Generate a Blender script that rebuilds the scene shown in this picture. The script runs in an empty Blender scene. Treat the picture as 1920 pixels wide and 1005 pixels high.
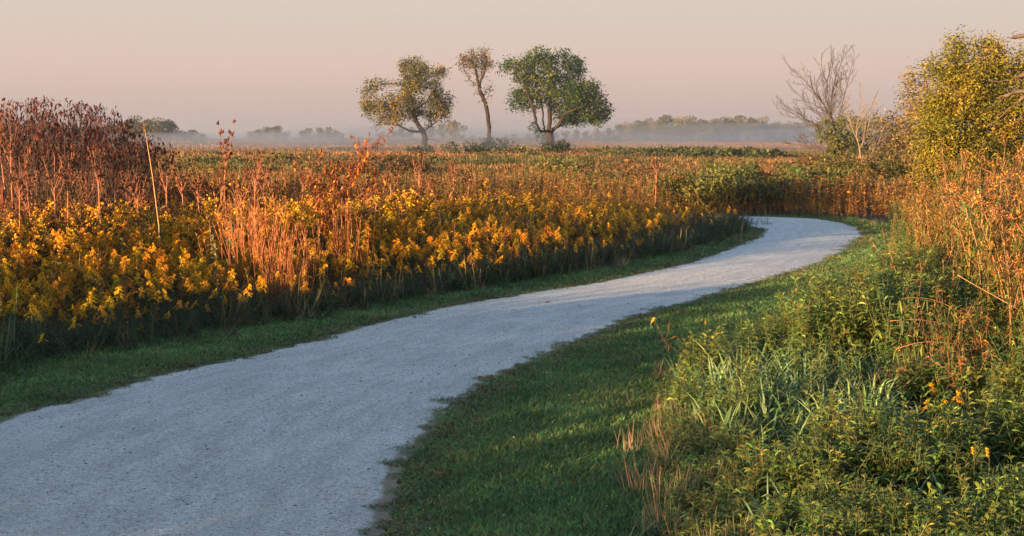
import bpy, math
import numpy as np
from mathutils import Vector

rng = np.random.default_rng(7)
scene = bpy.context.scene
C = scene.collection

# ------------------------------------------------------------------ camera model
FPX, CAMH, HOR = 2637.0, 2.1, 256.0           # photo pixels (1920 wide), eye height, horizon row
PITCH = math.atan((502.5 - HOR) / FPX)
Fv = np.array([0, math.cos(PITCH), -math.sin(PITCH)])
Uv = np.array([0, math.sin(PITCH), math.cos(PITCH)])
Rv = np.array([1.0, 0, 0])
EYE = np.array([0, 0, CAMH])


def ray(u, v):
    return Fv * FPX + Rv * (u - 960) - Uv * (v - 502.5)


def P(u, v, Y):
    d = ray(u, v)
    return EYE + d * (Y / d[1])


def G(u, v):
    d = ray(u, v)
    p = EYE + d * (-CAMH / d[2])
    return p[:2]


def project(X, Y, Z=0.0):
    X, Y = np.asarray(X, float), np.asarray(Y, float)
    z = Z - CAMH
    d = Y * Fv[1] + z * Fv[2]
    up = Y * Uv[1] + z * Uv[2]
    d = np.where(d < 0.1, 0.1, d)
    return 960 + FPX * X / d, 502.5 - FPX * up / d


# ------------------------------------------------------------------ geometry helpers
class Geo:
    def __init__(s):
        s.v, s.f, s.c, s.n = [], [], [], 0

    def add(s, v, f, c):
        v = np.asarray(v, float).reshape(-1, 3)
        c = np.asarray(c, float)
        if c.ndim == 1:
            c = np.broadcast_to(c, (len(v), 3))
        s.v.append(v)
        s.f.append(np.asarray(f, np.int64).reshape(-1, 4) + s.n)
        s.c.append(c)
        s.n += len(v)
        return s

    def join(s, o):
        if o.n:
            v, f, c = o.arr()
            s.add(v, f, c)
        return s

    def arr(s):
        if not s.v:
            return np.zeros((0, 3)), np.zeros((0, 4), np.int64), np.zeros((0, 3))
        if len(s.v) > 1:
            s.v, s.f, s.c = [np.concatenate(s.v)], [np.concatenate(s.f)], [np.concatenate(s.c)]
        return s.v[0], s.f[0], s.c[0]


def norm(a):
    a = np.asarray(a, float)
    return a / np.maximum(np.linalg.norm(a, axis=-1, keepdims=True), 1e-9)


PROF = {
    'leaf': lambda t: np.clip(np.sin(math.pi * np.clip(t, 0, 1) ** 0.8), 0.05, 1),
    'blade': lambda t: np.clip(1.0 - t ** 2.2, 0.06, 1),
    'petal': lambda t: np.clip(0.35 + 1.2 * t - 0.9 * t ** 3, 0.1, 1),
}


def strips(P0, D, L, W, droop=0.3, roll=None, col=(.1, .1, .1), prof='leaf', seg=2, colvar=0.0, r=None, base=0.0):
    """many ribbons at once: leaf blades that bend down along their length"""
    r = r or rng
    P0 = np.asarray(P0, float).reshape(-1, 3)
    N = len(P0)
    if N == 0:
        return Geo()
    if seg == 1:
        return diamonds(P0, D, L, W, col, colvar, roll, float(np.mean(droop)) * .8, r)
    D = norm(np.broadcast_to(D, (N, 3)))
    L = np.broadcast_to(L, (N,)).astype(float)
    W = np.broadcast_to(W, (N,)).astype(float)
    droop = np.broadcast_to(droop, (N,)).astype(float)
    up = np.where(np.abs(D[:, 2:3]) > 0.95, np.array([[1.0, 0, 0]]), np.array([[0, 0, 1.0]]))
    side = norm(np.cross(D, up))
    nrm = np.cross(side, D)
    if roll is None:
        roll = r.uniform(-0.7, 0.7, N)
    roll = np.broadcast_to(roll, (N,))
    side = side * np.cos(roll)[:, None] + nrm * np.sin(roll)[:, None]
    t = np.linspace(0, 1, seg + 1)
    w = PROF[prof](t) if seg > 1 else np.array([1, 1])
    p = P0[:, None, :] + D[:, None, :] * (L[:, None] * t)[:, :, None]
    p[:, :, 2] -= (droop * L)[:, None] * t ** 2
    off = side[:, None, :] * (0.5 * W[:, None] * w)[:, :, None]
    v = np.stack([p - off, p + off], 2).reshape(N, -1, 3)      # N,(seg+1)*2,3
    k = np.arange(seg)
    q = np.stack([2 * k, 2 * k + 1, 2 * k + 3, 2 * k + 2], 1)
    f = (q[None] + (np.arange(N) * (seg + 1) * 2)[:, None, None]).reshape(-1, 4)
    col = np.broadcast_to(np.asarray(col, float), (N, 3))
    if colvar:
        col = col * (1 + colvar * r.normal(0, 1, (N, 1))).clip(0.35, 1.9) * (1 + 0.35 * colvar * r.normal(0, 1, (N, 3))).clip(0.5, 1.6)
    c = np.repeat(col, (seg + 1) * 2, 0)
    return Geo().add(v.reshape(-1, 3), f, c)


def diamonds(P0, D, L, W, col, colvar=0.0, roll=None, fold=0.0, r=None):
    """one four-cornered leaf each: base, two shoulders, tip"""
    r = r or rng
    P0 = np.asarray(P0, float).reshape(-1, 3)
    N = len(P0)
    if N == 0:
        return Geo()
    D = norm(np.broadcast_to(D, (N, 3)))
    L = np.broadcast_to(L, (N,)).astype(float)[:, None]
    W = np.broadcast_to(W, (N,)).astype(float)[:, None]
    up = np.where(np.abs(D[:, 2:3]) > 0.95, np.array([[1.0, 0, 0]]), np.array([[0, 0, 1.0]]))
    side = norm(np.cross(D, up))
    nrm = np.cross(side, D)
    roll = r.uniform(-1.2, 1.2, N) if roll is None else np.broadcast_to(roll, (N,))
    side = side * np.cos(roll)[:, None] + nrm * np.sin(roll)[:, None]
    m = P0 + D * L * 0.45
    tip = P0 + D * L - np.array([0, 0, 1.0]) * (fold * L)
    v = np.stack([P0, m - side * W * .5, tip, m + side * W * .5], 1)
    f = np.arange(N * 4).reshape(N, 4)
    col = np.broadcast_to(np.asarray(col, float), (N, 3))
    if colvar:
        col = col * (1 + colvar * r.normal(0, 1, (N, 1))).clip(0.35, 1.9) * (1 + 0.35 * colvar * r.normal(0, 1, (N, 3))).clip(0.5, 1.6)
    return Geo().add(v.reshape(-1, 3), f, np.repeat(col, 4, 0))


def sticks(A, B, ra, rb, col, sides=3, colvar=0.0, r=None):
    """many straight tapered stems at once"""
    r = r or rng
    A = np.asarray(A, float).reshape(-1, 3)
    B = np.asarray(B, float).reshape(-1, 3)
    N = len(A)
    if N == 0:
        return Geo()
    D = norm(B - A)
    up = np.where(np.abs(D[:, 2:3]) > 0.9, np.array([[1.0, 0, 0]]), np.array([[0, 0, 1.0]]))
    s = norm(np.cross(D, up))
    n = np.cross(s, D)
    an = np.linspace(0, 2 * math.pi, sides, endpoint=False)
    ring = s[:, None, :] * np.cos(an)[None, :, None] + n[:, None, :] * np.sin(an)[None, :, None]
    ra = np.broadcast_to(ra, (N,))[:, None, None]
    rb = np.broadcast_to(rb, (N,))[:, None, None]
    v = np.concatenate([A[:, None] + ring * ra, B[:, None] + ring * rb], 1)
    k = np.arange(sides)
    q = np.stack([k, (k + 1) % sides, (k + 1) % sides + sides, k + sides], 1)
    f = (q[None] + (np.arange(N) * 2 * sides)[:, None, None]).reshape(-1, 4)
    col = np.broadcast_to(np.asarray(col, float), (N, 3))
    if colvar:
        col = col * (1 + colvar * r.normal(0, 1, (N, 1))).clip(0.35, 1.9)
    return Geo().add(v.reshape(-1, 3), f, np.repeat(col, 2 * sides, 0))


def tube(pts, rad, col, sides=5, rough=0.0, r=None):
    r = r or rng
    pts = np.asarray(pts, float)
    n = len(pts)
    rad = np.broadcast_to(rad, (n,))
    T = norm(np.gradient(pts, axis=0)) if n > 1 else np.array([[0, 0, 1.0]])
    ref = np.array([0.31, 0.95, 0.07])
    s = norm(np.cross(T, ref))
    m = np.cross(s, T)
    an = np.linspace(0, 2 * math.pi, sides, endpoint=False)
    rr = rad[:, None] * (1 + rough * r.normal(0, 1, (n, sides)))
    v = pts[:, None] + (s[:, None] * np.cos(an)[None, :, None] + m[:, None] * np.sin(an)[None, :, None]) * rr[:, :, None]
    k = np.arange(sides)
    f = [np.stack([k + i * sides, (k + 1) % sides + i * sides, (k + 1) % sides + (i + 1) * sides, k + (i + 1) * sides], 1) for i in range(n - 1)]
    v = v.reshape(-1, 3)
    f = np.concatenate(f)
    if sides >= 4:                                     # close the tip
        e = (n - 1) * sides
        f = np.concatenate([f, [[e, e + 1, e + 2, e + 3]]])
    return Geo().add(v, f, np.asarray(col, float))


def octas(Pc, rad, col, colvar=0.0, flat=1.0, r=None):
    """little seed heads / buttons: eight-sided lumps built as four quads top and bottom"""
    r = r or rng
    Pc = np.asarray(Pc, float).reshape(-1, 3)
    N = len(Pc)
    if N == 0:
        return Geo()
    rad = np.broadcast_to(rad, (N,))
    base = np.array([[1, 0, .35], [0, 1, .35], [-1, 0, .35], [0, -1, .35], [.75, .75, -.4], [-.75, .75, -.4], [-.75, -.75, -.4], [.75, -.75, -.4]]) * np.array([1, 1, flat])
    a = r.uniform(0, 6.28, N)
    ca, sa = np.cos(a), np.sin(a)
    b = np.repeat(base[None], N, 0) * rad[:, None, None]
    x = b[:, :, 0] * ca[:, None] - b[:, :, 1] * sa[:, None]
    y = b[:, :, 0] * sa[:, None] + b[:, :, 1] * ca[:, None]
    v = np.stack([x, y, b[:, :, 2]], 2) + Pc[:, None]
    q = np.array([[0, 1, 2, 3], [0, 4, 5, 1], [1, 5, 6, 2], [2, 6, 7, 3], [3, 7, 4, 0], [7, 6, 5, 4]])
    f = (q[None] + (np.arange(N) * 8)[:, None, None]).reshape(-1, 4)
    col = np.broadcast_to(np.asarray(col, float), (N, 3))
    if colvar:
        col = col * (1 + colvar * r.normal(0, 1, (N, 1))).clip(0.4, 1.8)
    return Geo().add(v.reshape(-1, 3), f, np.repeat(col, 8, 0))


def bake(tmpl, pos, rot=None, scale=1.0, lean=0.12, tint=0.12, r=None, leandir=None):
    """copies of one plant set out at many places, joined"""
    r = r or rng
    v, f, c = tmpl.arr()
    pos = np.asarray(pos, float).reshape(-1, 3)
    N = len(pos)
    if N == 0 or len(v) == 0:
        return Geo()
    rot = r.uniform(0, 6.283, N) if rot is None else rot
    sc = np.broadcast_to(scale, (N,)).astype(float)
    ca, sa = np.cos(rot)[:, None], np.sin(rot)[:, None]
    w = np.empty((N, len(v), 3))
    w[:, :, 0] = (v[None, :, 0] * ca - v[None, :, 1] * sa) * sc[:, None]
    w[:, :, 1] = (v[None, :, 0] * sa + v[None, :, 1] * ca) * sc[:, None]
    w[:, :, 2] = v[None, :, 2] * sc[:, None]
    if lean:
        lx, ly = r.normal(0, lean, (N, 1)), r.normal(0, lean, (N, 1))
        w[:, :, 0] += lx * w[:, :, 2]
        w[:, :, 1] += ly * w[:, :, 2]
    w += pos[:, None]
    k = (1 + tint * r.normal(0, 1, (N, 1, 1))).clip(0.5, 1.6) * (1 + 0.4 * tint * r.normal(0, 1, (N, 1, 3))).clip(0.6, 1.5)
    cc = c[None] * k
    ff = f[None] + (np.arange(N) * len(v))[:, None, None]
    return Geo().add(w.reshape(-1, 3), ff.reshape(-1, 4), cc.reshape(-1, 3))


def mesh_from(name, geo, mat, smooth=False):
    v, f, c = geo.arr()
    m = bpy.data.meshes.new(name)
    m.vertices.add(len(v))
    m.vertices.foreach_set('co', v.astype(np.float32).ravel())
    m.loops.add(len(f) * 4)
    m.loops.foreach_set('vertex_index', f.astype(np.int32).ravel())
    m.polygons.add(len(f))
    m.polygons.foreach_set('loop_start', (np.arange(len(f)) * 4).astype(np.int32))
    if smooth:
        m.polygons.foreach_set('use_smooth', np.ones(len(f), bool))
    a = m.attributes.new('Col', 'FLOAT_COLOR', 'POINT')
    a.data.foreach_set('color', np.concatenate([c.clip(0, 1), np.ones((len(c), 1))], 1).astype(np.float32).ravel())
    m.update(calc_edges=True)
    m.materials.append(mat)
    return m


def link(name, geo, mat, parent=None, smooth=False):
    o = bpy.data.objects.new(name, mesh_from(name, geo, mat, smooth))
    C.objects.link(o)
    if parent:
        o.parent = parent
    return o


def tag(o, label=None, cat=None, group=None, kind=None):
    if label: o['label'] = label
    if cat: o['category'] = cat
    if group: o['group'] = group
    if kind: o['kind'] = kind
    return o


def thing(name, loc, label, cat, group=None):
    o = bpy.data.objects.new(name, None)
    o.empty_display_size = 0.2
    C.objects.link(o)
    o.location = [float(x) for x in loc]
    return tag(o, label, cat, group)


def dup(root, loc, rotz=0.0, sc=1.0, label=None, group=None, tilt=(0, 0)):
    o = root.copy()
    C.objects.link(o)
    o.location = [float(x) for x in loc]
    o.rotation_euler = (float(tilt[0]), float(tilt[1]), float(rotz))
    o.scale = (sc, sc, sc)
    if label: o['label'] = label
    if group: o['group'] = group
    for ch in list(root.children):
        c = ch.copy(); C.objects.link(c); c.parent = o
        for g in list(ch.children):
            d = g.copy(); C.objects.link(d); d.parent = c
    return o


# ------------------------------------------------------------------ materials
def new_mat(name):
    m = bpy.data.materials.new(name)
    m.use_nodes = True
    nt = m.node_tree
    nt.nodes.clear()
    return m, nt, nt.nodes, nt.links


def plant_mat(name, transl=0.3, rough=0.55, spec=0.3, noise=0.25, scale=6.0):
    m, nt, N, K = new_mat(name)
    out = N.new('ShaderNodeOutputMaterial')
    at = N.new('ShaderNodeAttribute'); at.attribute_name = 'Col'
    tc = N.new('ShaderNodeTexCoord')
    nz = N.new('ShaderNodeTexNoise'); nz.inputs['Scale'].default_value = scale; nz.inputs['Detail'].default_value = 2
    K.new(tc.outputs['Object'], nz.inputs['Vector'])
    mr = N.new('ShaderNodeMapRange')
    mr.inputs['From Min'].default_value = 0.3; mr.inputs['From Max'].default_value = 0.7
    mr.inputs['To Min'].default_value = 1 - noise; mr.inputs['To Max'].default_value = 1 + noise
    K.new(nz.outputs['Fac'], mr.inputs['Value'])
    mx = N.new('ShaderNodeVectorMath'); mx.operation = 'SCALE'
    K.new(at.outputs['Color'], mx.inputs[0]); K.new(mr.outputs['Result'], mx.inputs['Scale'])
    p = N.new('ShaderNodeBsdfPrincipled')
    p.inputs['Roughness'].default_value = rough
    p.inputs['Specular IOR Level'].default_value = spec
    K.new(mx.outputs[0], p.inputs['Base Color'])
    if transl > 0:
        t = N.new('ShaderNodeBsdfTranslucent')
        K.new(mx.outputs[0], t.inputs['Color'])
        s = N.new('ShaderNodeMixShader'); s.inputs[0].default_value = transl
        K.new(p.outputs[0], s.inputs[1]); K.new(t.outputs[0], s.inputs[2])
        K.new(s.outputs[0], out.inputs['Surface'])
    else:
        K.new(p.outputs[0], out.inputs['Surface'])
    return m


M_LEAF = plant_mat('leaf', 0.30, 0.6, 0.12)
M_DRY = plant_mat('dry_leaf', 0.18, 0.8, 0.06)
M_STEM = plant_mat('stem', 0.0, 0.65, 0.12)
M_FLOWER = plant_mat('flower', 0.25, 0.7, 0.1)
M_GRASS = plant_mat('grass_blade', 0.25, 0.6, 0.14, 0.3, 1.3)
M_BARK = plant_mat('bark', 0.0, 0.9, 0.05, 0.35, 9.0)


def ground_mat():
    m, nt, N, K = new_mat('ground_soil')
    out = N.new('ShaderNodeOutputMaterial')
    p = N.new('ShaderNodeBsdfPrincipled'); p.inputs['Roughness'].default_value = 0.95
    p.inputs['Specular IOR Level'].default_value = 0.1
    tc = N.new('ShaderNodeTexCoord')
    n1 = N.new('ShaderNodeTexNoise'); n1.inputs['Scale'].default_value = 3.0; n1.inputs['Detail'].default_value = 8
    K.new(tc.outputs['Object'], n1.inputs['Vector'])
    r1 = N.new('ShaderNodeValToRGB')
    r1.color_ramp.elements[0].position = 0.3; r1.color_ramp.elements[0].color = (.016, .018, .009, 1)
    r1.color_ramp.elements[1].position = 0.75; r1.color_ramp.elements[1].color = (.048, .042, .022, 1)
    K.new(n1.outputs['Fac'], r1.inputs[0])
    # the far prairie sward: patches of rust, straw and green
    mp = N.new('ShaderNodeMapping'); mp.inputs['Scale'].default_value = (0.012, 0.03, 1)
    K.new(tc.outputs['Object'], mp.inputs['Vector'])
    n2 = N.new('ShaderNodeTexNoise'); n2.inputs['Scale'].default_value = 1.0; n2.inputs['Detail'].default_value = 6
    K.new(mp.outputs[0], n2.inputs['Vector'])
    r2 = N.new('ShaderNodeValToRGB')
    r2.color_ramp.elements[0].position = 0.3; r2.color_ramp.elements[0].color = (.055, .06, .022, 1)
    r2.color_ramp.elements[1].position = 0.55; r2.color_ramp.elements[1].color = (.20, .10, .05, 1)
    e = r2.color_ramp.elements.new(0.75); e.color = (.24, .15, .07, 1)
    K.new(n2.outputs['Fac'], r2.inputs[0])
    sx = N.new('ShaderNodeSeparateXYZ'); K.new(tc.outputs['Object'], sx.inputs[0])
    mr = N.new('ShaderNodeMapRange'); mr.inputs['From Min'].default_value = 44; mr.inputs['From Max'].default_value = 75
    K.new(sx.outputs['Y'], mr.inputs['Value'])
    mx = N.new('ShaderNodeMix'); mx.data_type = 'RGBA'
    K.new(mr.outputs['Result'], mx.inputs[0]); K.new(r1.outputs[0], mx.inputs[6]); K.new(r2.outputs[0], mx.inputs[7])
    K.new(mx.outputs[2], p.inputs['Base Color'])
    K.new(p.outputs[0], out.inputs['Surface'])
    return m


def path_mat():
    m, nt, N, K = new_mat('crushed_limestone')
    out = N.new('ShaderNodeOutputMaterial')
    p = N.new('ShaderNodeBsdfPrincipled'); p.inputs['Roughness'].default_value = 0.72
    p.inputs['Specular IOR Level'].default_value = 0.45
    tc = N.new('ShaderNodeTexCoord')
    uv = N.new('ShaderNodeUVMap'); uv.uv_map = 'UVMap'

    def noise(vec, scale, detail, rough=0.55):
        n = N.new('ShaderNodeTexNoise'); n.inputs['Scale'].default_value = scale
        n.inputs['Detail'].default_value = detail; n.inputs['Roughness'].default_value = rough
        K.new(vec, n.inputs['Vector']); return n.outputs['Fac']

    def ramp(fac, stops):
        r = N.new('ShaderNodeValToRGB')
        els = r.color_ramp.elements
        els[0].position, els[0].color = stops[0][0], (*stops[0][1], 1)
        els[1].position, els[1].color = stops[-1][0], (*stops[-1][1], 1)
        for s in stops[1:-1]:
            e = els.new(s[0]); e.color = (*s[1], 1)
        K.new(fac, r.inputs[0]); return r.outputs[0]

    def mul(a, b):
        x = N.new('ShaderNodeMix'); x.data_type = 'RGBA'; x.blend_type = 'MULTIPLY'; x.inputs[0].default_value = 1
        K.new(a, x.inputs[6]); K.new(b, x.inputs[7]); return x.outputs[2]
    obj = tc.outputs['Object']
    fine = noise(obj, 95, 4, 0.8)
    base = ramp(fine, [(.32, (.15, .15, .15)), (.43, (.46, .46, .45)), (.55, (.66, .66, .64)), (.72, (.90, .90, .88))])
    mid = ramp(noise(obj, 36, 5, 0.8), [(.36, (.42, .41, .40)), (.45, (.98, .98, .98)), (.60, (1.25, 1.25, 1.25))])
    big = ramp(noise(obj, 1.1, 5, .65), [(.25, (.84, .84, .84)), (.7, (1.06, 1.06, 1.05))])
    mp = N.new('ShaderNodeMapping'); mp.inputs['Scale'].default_value = (16.0, 0.9, 1)
    K.new(uv.outputs[0], mp.inputs['Vector'])
    streak = ramp(noise(mp.outputs[0], 1.0, 7, .7), [(.32, (.78, .78, .78)), (.60, (1.08, 1.08, 1.08))])
    # scattered dark stones
    vo = N.new('ShaderNodeTexVoronoi'); vo.inputs['Scale'].default_value = 17; K.new(obj, vo.inputs['Vector'])
    st = ramp(vo.outputs['Distance'], [(.10, (.40, .38, .36)), (.20, (1, 1, 1))])
    vo2 = N.new('ShaderNodeTexVoronoi'); vo2.inputs['Scale'].default_value = 46; K.new(obj, vo2.inputs['Vector'])
    st2 = ramp(vo2.outputs['Distance'], [(.14, (.55, .54, .52)), (.30, (1, 1, 1))])
    # soil and thatch trodden in along the two edges
    su = N.new('ShaderNodeSeparateXYZ'); K.new(uv.outputs[0], su.inputs[0])
    ed = N.new('ShaderNodeMath'); ed.operation = 'PINGPONG'; ed.inputs[1].default_value = 0.5; K.new(su.outputs['X'], ed.inputs[0])
    ew = N.new('ShaderNodeMath'); ew.operation = 'MULTIPLY_ADD'; ew.inputs[1].default_value = -0.05; K.new(noise(obj, 9, 5, .7), ew.inputs[0]); K.new(ed.outputs[0], ew.inputs[2])
    edge = ramp(ew.outputs[0], [(-.01 + .01, (.42, .36, .27)), (.012, (1, 1, 1))])
    col = mul(mul(mul(mul(mul(mul(base, mid), big), streak), st), st2), edge)
    K.new(col, p.inputs['Base Color'])
    b = N.new('ShaderNodeBump'); b.inputs['Strength'].default_value = 1.0; b.inputs['Distance'].default_value = 0.03
    hsum = N.new('ShaderNodeMath'); hsum.operation = 'ADD'
    K.new(fine, hsum.inputs[0]); K.new(noise(obj, 22, 5, .7), hsum.inputs[1])
    K.new(hsum.outputs[0], b.inputs['Height'])
    K.new(b.outputs[0], p.inputs['Normal'])
    K.new(p.outputs[0], out.inputs['Surface'])
    return m


def stone_mat():
    return plant_mat('loose_stone', 0.0, 0.9, 0.2, 0.15, 30)


# ------------------------------------------------------------------ plan of the place (traced edges -> ground)
def resample(pts, step):
    pts = np.asarray(pts, float)
    # Catmull-Rom through the traced points
    out = []
    n = len(pts)
    for i in range(n - 1):
        p0, p1, p2, p3 = pts[max(i - 1, 0)], pts[i], pts[i + 1], pts[min(i + 2, n - 1)]
        for t in np.linspace(0, 1, 12, endpoint=False):
            out.append(0.5 * ((2 * p1) + (-p0 + p2) * t + (2 * p0 - 5 * p1 + 4 * p2 - p3) * t * t + (-p0 + 3 * p1 - 3 * p2 + p3) * t ** 3))
    out.append(pts[-1])
    out = np.array(out)
    d = np.concatenate([[0], np.cumsum(np.linalg.norm(np.diff(out, axis=0), axis=1))])
    k = max(2, int(d[-1] / step))
    s = np.linspace(0, d[-1], k)
    return np.stack([np.interp(s, d, out[:, 0]), np.interp(s, d, out[:, 1])], 1)


LEFT_PX = [(0, 790), (130, 755), (290, 705), (470, 668), (640, 624), (760, 594), (850, 574), (980, 552), (1100, 534), (1200, 514), (1290, 494), (1360, 470), (1408, 450), (1432, 432)]
RIGHT_PX = [(722, 1005), (738, 950), (752, 900), (768, 860), (800, 820), (850, 768), (920, 716), (1010, 675), (1100, 635), (1180, 600), (1300, 565), (1400, 535), (1490, 510), (1560, 482), (1605, 455), (1615, 436), (1600, 424), (1560, 415), (1500, 409)]
VERGE_PX = [(-20, 705), (130, 672), (300, 644), (470, 612), (640, 582), (850, 548), (1000, 524), (1200, 487), (1330, 456), (1385, 430), (1380, 421)]
RVEG_PX = [(1250, 1005), (1236, 850), (1250, 745), (1288, 706), (1345, 686), (1480, 634), (1590, 590), (1655, 545), (1680, 492), (1680, 452), (1662, 430), (1600, 416), (1540, 409.5)]

left_w = [(-4.8, -12), (-4.7, -2), (-4.5, 5)] + [tuple(G(*p)) for p in LEFT_PX]
right_w = [(-1.0, -12), (-0.95, -2), (-0.82, 4)] + [tuple(G(*p)) for p in RIGHT_PX]
e = np.array(left_w[-1]); left_w += [(e[0] - 0.35, e[1] + 1.6), (e[0] - 2.2, e[1] + 3.0), (e[0] - 8, e[1] + 4.2), (e[0] - 26, e[1] + 3)]
e = np.array(right_w[-1]); right_w += [(e[0] - 2.5, e[1] + 1.2), (e[0] - 8, e[1] + 2.6), (e[0] - 26, e[1] + 1.8)]
verge_w = [(-6.6, -14), (-6.4, -2), (-6.0, 5)] + [tuple(G(*p)) for p in VERGE_PX]
e = np.array(verge_w[-1]); verge_w += [(e[0] - 1.2, e[1] + 0.9), (e[0] - 7, e[1] + 1.9), (e[0] - 26, e[1] + 1)]
rveg_w = [(1.6, -4), (1.2, 3)] + [tuple(G(*p)) for p in RVEG_PX]
e = np.array(rveg_w[-1]); rveg_w += [(e[0] - 3.5, e[1] + 1.2), (e[0] - 9, e[1] + 2.6), (e[0] - 27, e[1] + 1.6)]

Lc, Rc = resample(left_w, 0.06), resample(right_w, 0.06)
Vc, RVc = resample(verge_w, 0.15), resample(rveg_w, 0.15)


def in_poly(x, y, poly):
    x, y = np.asarray(x), np.asarray(y)
    ins = np.zeros(x.shape, bool)
    n = len(poly)
    j = n - 1
    for i in range(n):
        xi, yi = poly[i]; xj, yj = poly[j]
        cr = ((yi > y) != (yj > y)) & (x < (xj - xi) * (y - yi) / (yj - yi + 1e-12) + xi)
        ins ^= cr
        j = i
    return ins


def dist_to(x, y, line):
    x, y = np.asarray(x, float), np.asarray(y, float)
    d = np.full(x.shape, 1e9)
    for a in range(0, len(x), 20000):
        xs, ys = x[a:a + 20000], y[a:a + 20000]
        dd = np.full(xs.shape, 1e9)
        for q in line[::2]:
            dd = np.minimum(dd, (xs - q[0]) ** 2 + (ys - q[1]) ** 2)
        d[a:a + 20000] = np.sqrt(dd)
    return d


FIELD = np.concatenate([Vc[::4], [[-60, 36], [-60, -16]]])          # goldenrod field left of the path
RIGHTVEG = np.concatenate([RVc[::3], [[-60, 44], [-60, 70], [40, 70], [40, -4]]])   # all growth beyond the right verge
PATHPOLY = np.concatenate([Lc[::8], Rc[::-8]])

# smooth value noise for patches
def vnoise(x, y, s, seed=0):
    r = np.random.default_rng(100 + seed)
    T = r.uniform(0, 1, (64, 64))
    x, y = np.asarray(x) / s, np.asarray(y) / s
    xi, yi = np.floor(x).astype(int), np.floor(y).astype(int)
    fx, fy = x - xi, y - yi
    fx, fy = fx * fx * (3 - 2 * fx), fy * fy * (3 - 2 * fy)
    a, b = T[xi % 64, yi % 64], T[(xi + 1) % 64, yi % 64]
    c, d = T[xi % 64, (yi + 1) % 64], T[(xi + 1) % 64, (yi + 1) % 64]
    return (a * (1 - fx) + b * fx) * (1 - fy) + (c * (1 - fx) + d * fx) * fy


def sstep(a, b, x):
    t = np.clip((np.asarray(x, float) - a) / (b - a), 0, 1)
    return t * t * (3 - 2 * t)


# ------------------------------------------------------------------ ground and path
def build_ground():
    xs = np.concatenate([-np.geomspace(2400, 30, 30), np.linspace(-25, 25, 26), np.geomspace(30, 2400, 30)])
    ys = np.concatenate([[-400, -120, -60], np.linspace(-30, 60, 46), np.geomspace(66, 2400, 50)])
    X, Y = np.meshgrid(xs, ys)
    Z = np.zeros_like(X)
    far = sstep(60, 140, Y)
    Z += far * 0.35 * (vnoise(X, Y, 70, 3) - 0.5)
    v = np.stack([X, Y, Z], 2).reshape(-1, 3)
    nx = len(xs)
    i = np.arange(len(ys) - 1)[:, None] * nx + np.arange(nx - 1)[None]
    f = np.stack([i, i + 1, i + nx + 1, i + nx], 2).reshape(-1, 4)
    g = Geo().add(v, f, (.1, .1, .1))
    tag(link('ground', g, ground_mat()), kind='structure')


def build_path():
    n = 900
    def rs(c):
        d = np.concatenate([[0], np.cumsum(np.linalg.norm(np.diff(c, axis=0), axis=1))])
        s = np.linspace(0, d[-1], n)
        return np.stack([np.interp(s, d, c[:, 0]), np.interp(s, d, c[:, 1])], 1)
    # pair the two edges by nearest crossing so rungs stay square to the path
    Lr, = [rs(Lc)]
    idx = [int(np.argmin(((Rc - p) ** 2).sum(1))) for p in Lr]
    idx = np.maximum.accumulate(idx)
    k = np.ones(41) / 41
    ids = np.convolve(np.pad(idx, 20, mode='edge'), k, 'valid')
    Rr = np.stack([np.interp(ids, np.arange(len(Rc)), Rc[:, 0]), np.interp(ids, np.arange(len(Rc)), Rc[:, 1])], 1)
    m = 9
    t = np.linspace(0, 1, m)
    A = Lr[:, None] * (1 - t)[None, :, None] + Rr[:, None] * t[None, :, None]
    dirw = norm(Rr - Lr)
    s = np.arange(n)
    for col, sg in ((0, -1), (m - 1, 1)):
        p = A[:, col]
        w = 0.03 + 0.08 * (vnoise(p[:, 0] * 1.0, p[:, 1], 0.5, 5 + col) - 0.5) + 0.08 * (vnoise(p[:, 0], p[:, 1], 0.15, 9 + col) - 0.5)
        A[:, col] += dirw * (sg * w)[:, None]
    Z = 0.006 + 0.035 * (1 - (2 * t - 1) ** 2)
    v = np.concatenate([A, np.broadcast_to(Z[None, :, None], (n, m, 1))], 2).reshape(-1, 3)
    i = np.arange(n - 1)[:, None] * m + np.arange(m - 1)[None]
    f = np.stack([i, i + 1, i + m + 1, i + m], 2).reshape(-1, 4)
    o = link('path', Geo().add(v, f, (.5, .5, .5)), path_mat(), smooth=True)
    me = o.data
    uvl = me.uv_layers.new(name='UVMap')
    mid = (Lr + Rr) / 2
    along = np.concatenate([[0], np.cumsum(np.linalg.norm(np.diff(mid, axis=0), axis=1))])
    UV = np.stack([np.broadcast_to(t[None], (n, m)), np.broadcast_to(along[:, None], (n, m))], 2).reshape(-1, 2)
    uvl.data.foreach_set('uv', UV[f.ravel()].astype(np.float32).ravel())
    tag(o, kind='structure')
    # loose chips of limestone lying on it
    N = 14000
    ii = rng.integers(0, n, N); tt = rng.uniform(0.01, 0.99, N)
    p = Lr[ii] * (1 - tt)[:, None] + Rr[ii] * tt[:, None] + rng.normal(0, .05, (N, 2))
    keep = (p[:, 1] > 6) & (p[:, 1] < 22)
    p, tt = p[keep], tt[keep]
    z = 0.006 + 0.035 * (1 - (2 * tt - 1) ** 2)
    rad = rng.gamma(2.0, 0.0019, len(p)).clip(.002, .010)
    c = rng.choice([0.1, 0.2, 0.35, 0.45], len(p), p=[.3, .3, .25, .15])[:, None] * np.array([[1, .98, .94]])
    g = octas(np.column_stack([p, z + rad * 0.2]), rad, c, 0.15, 0.8)
    tag(link('path_gravel', g, stone_mat()), 'loose pale limestone chips lying on the path surface', 'gravel', kind='stuff')


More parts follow.
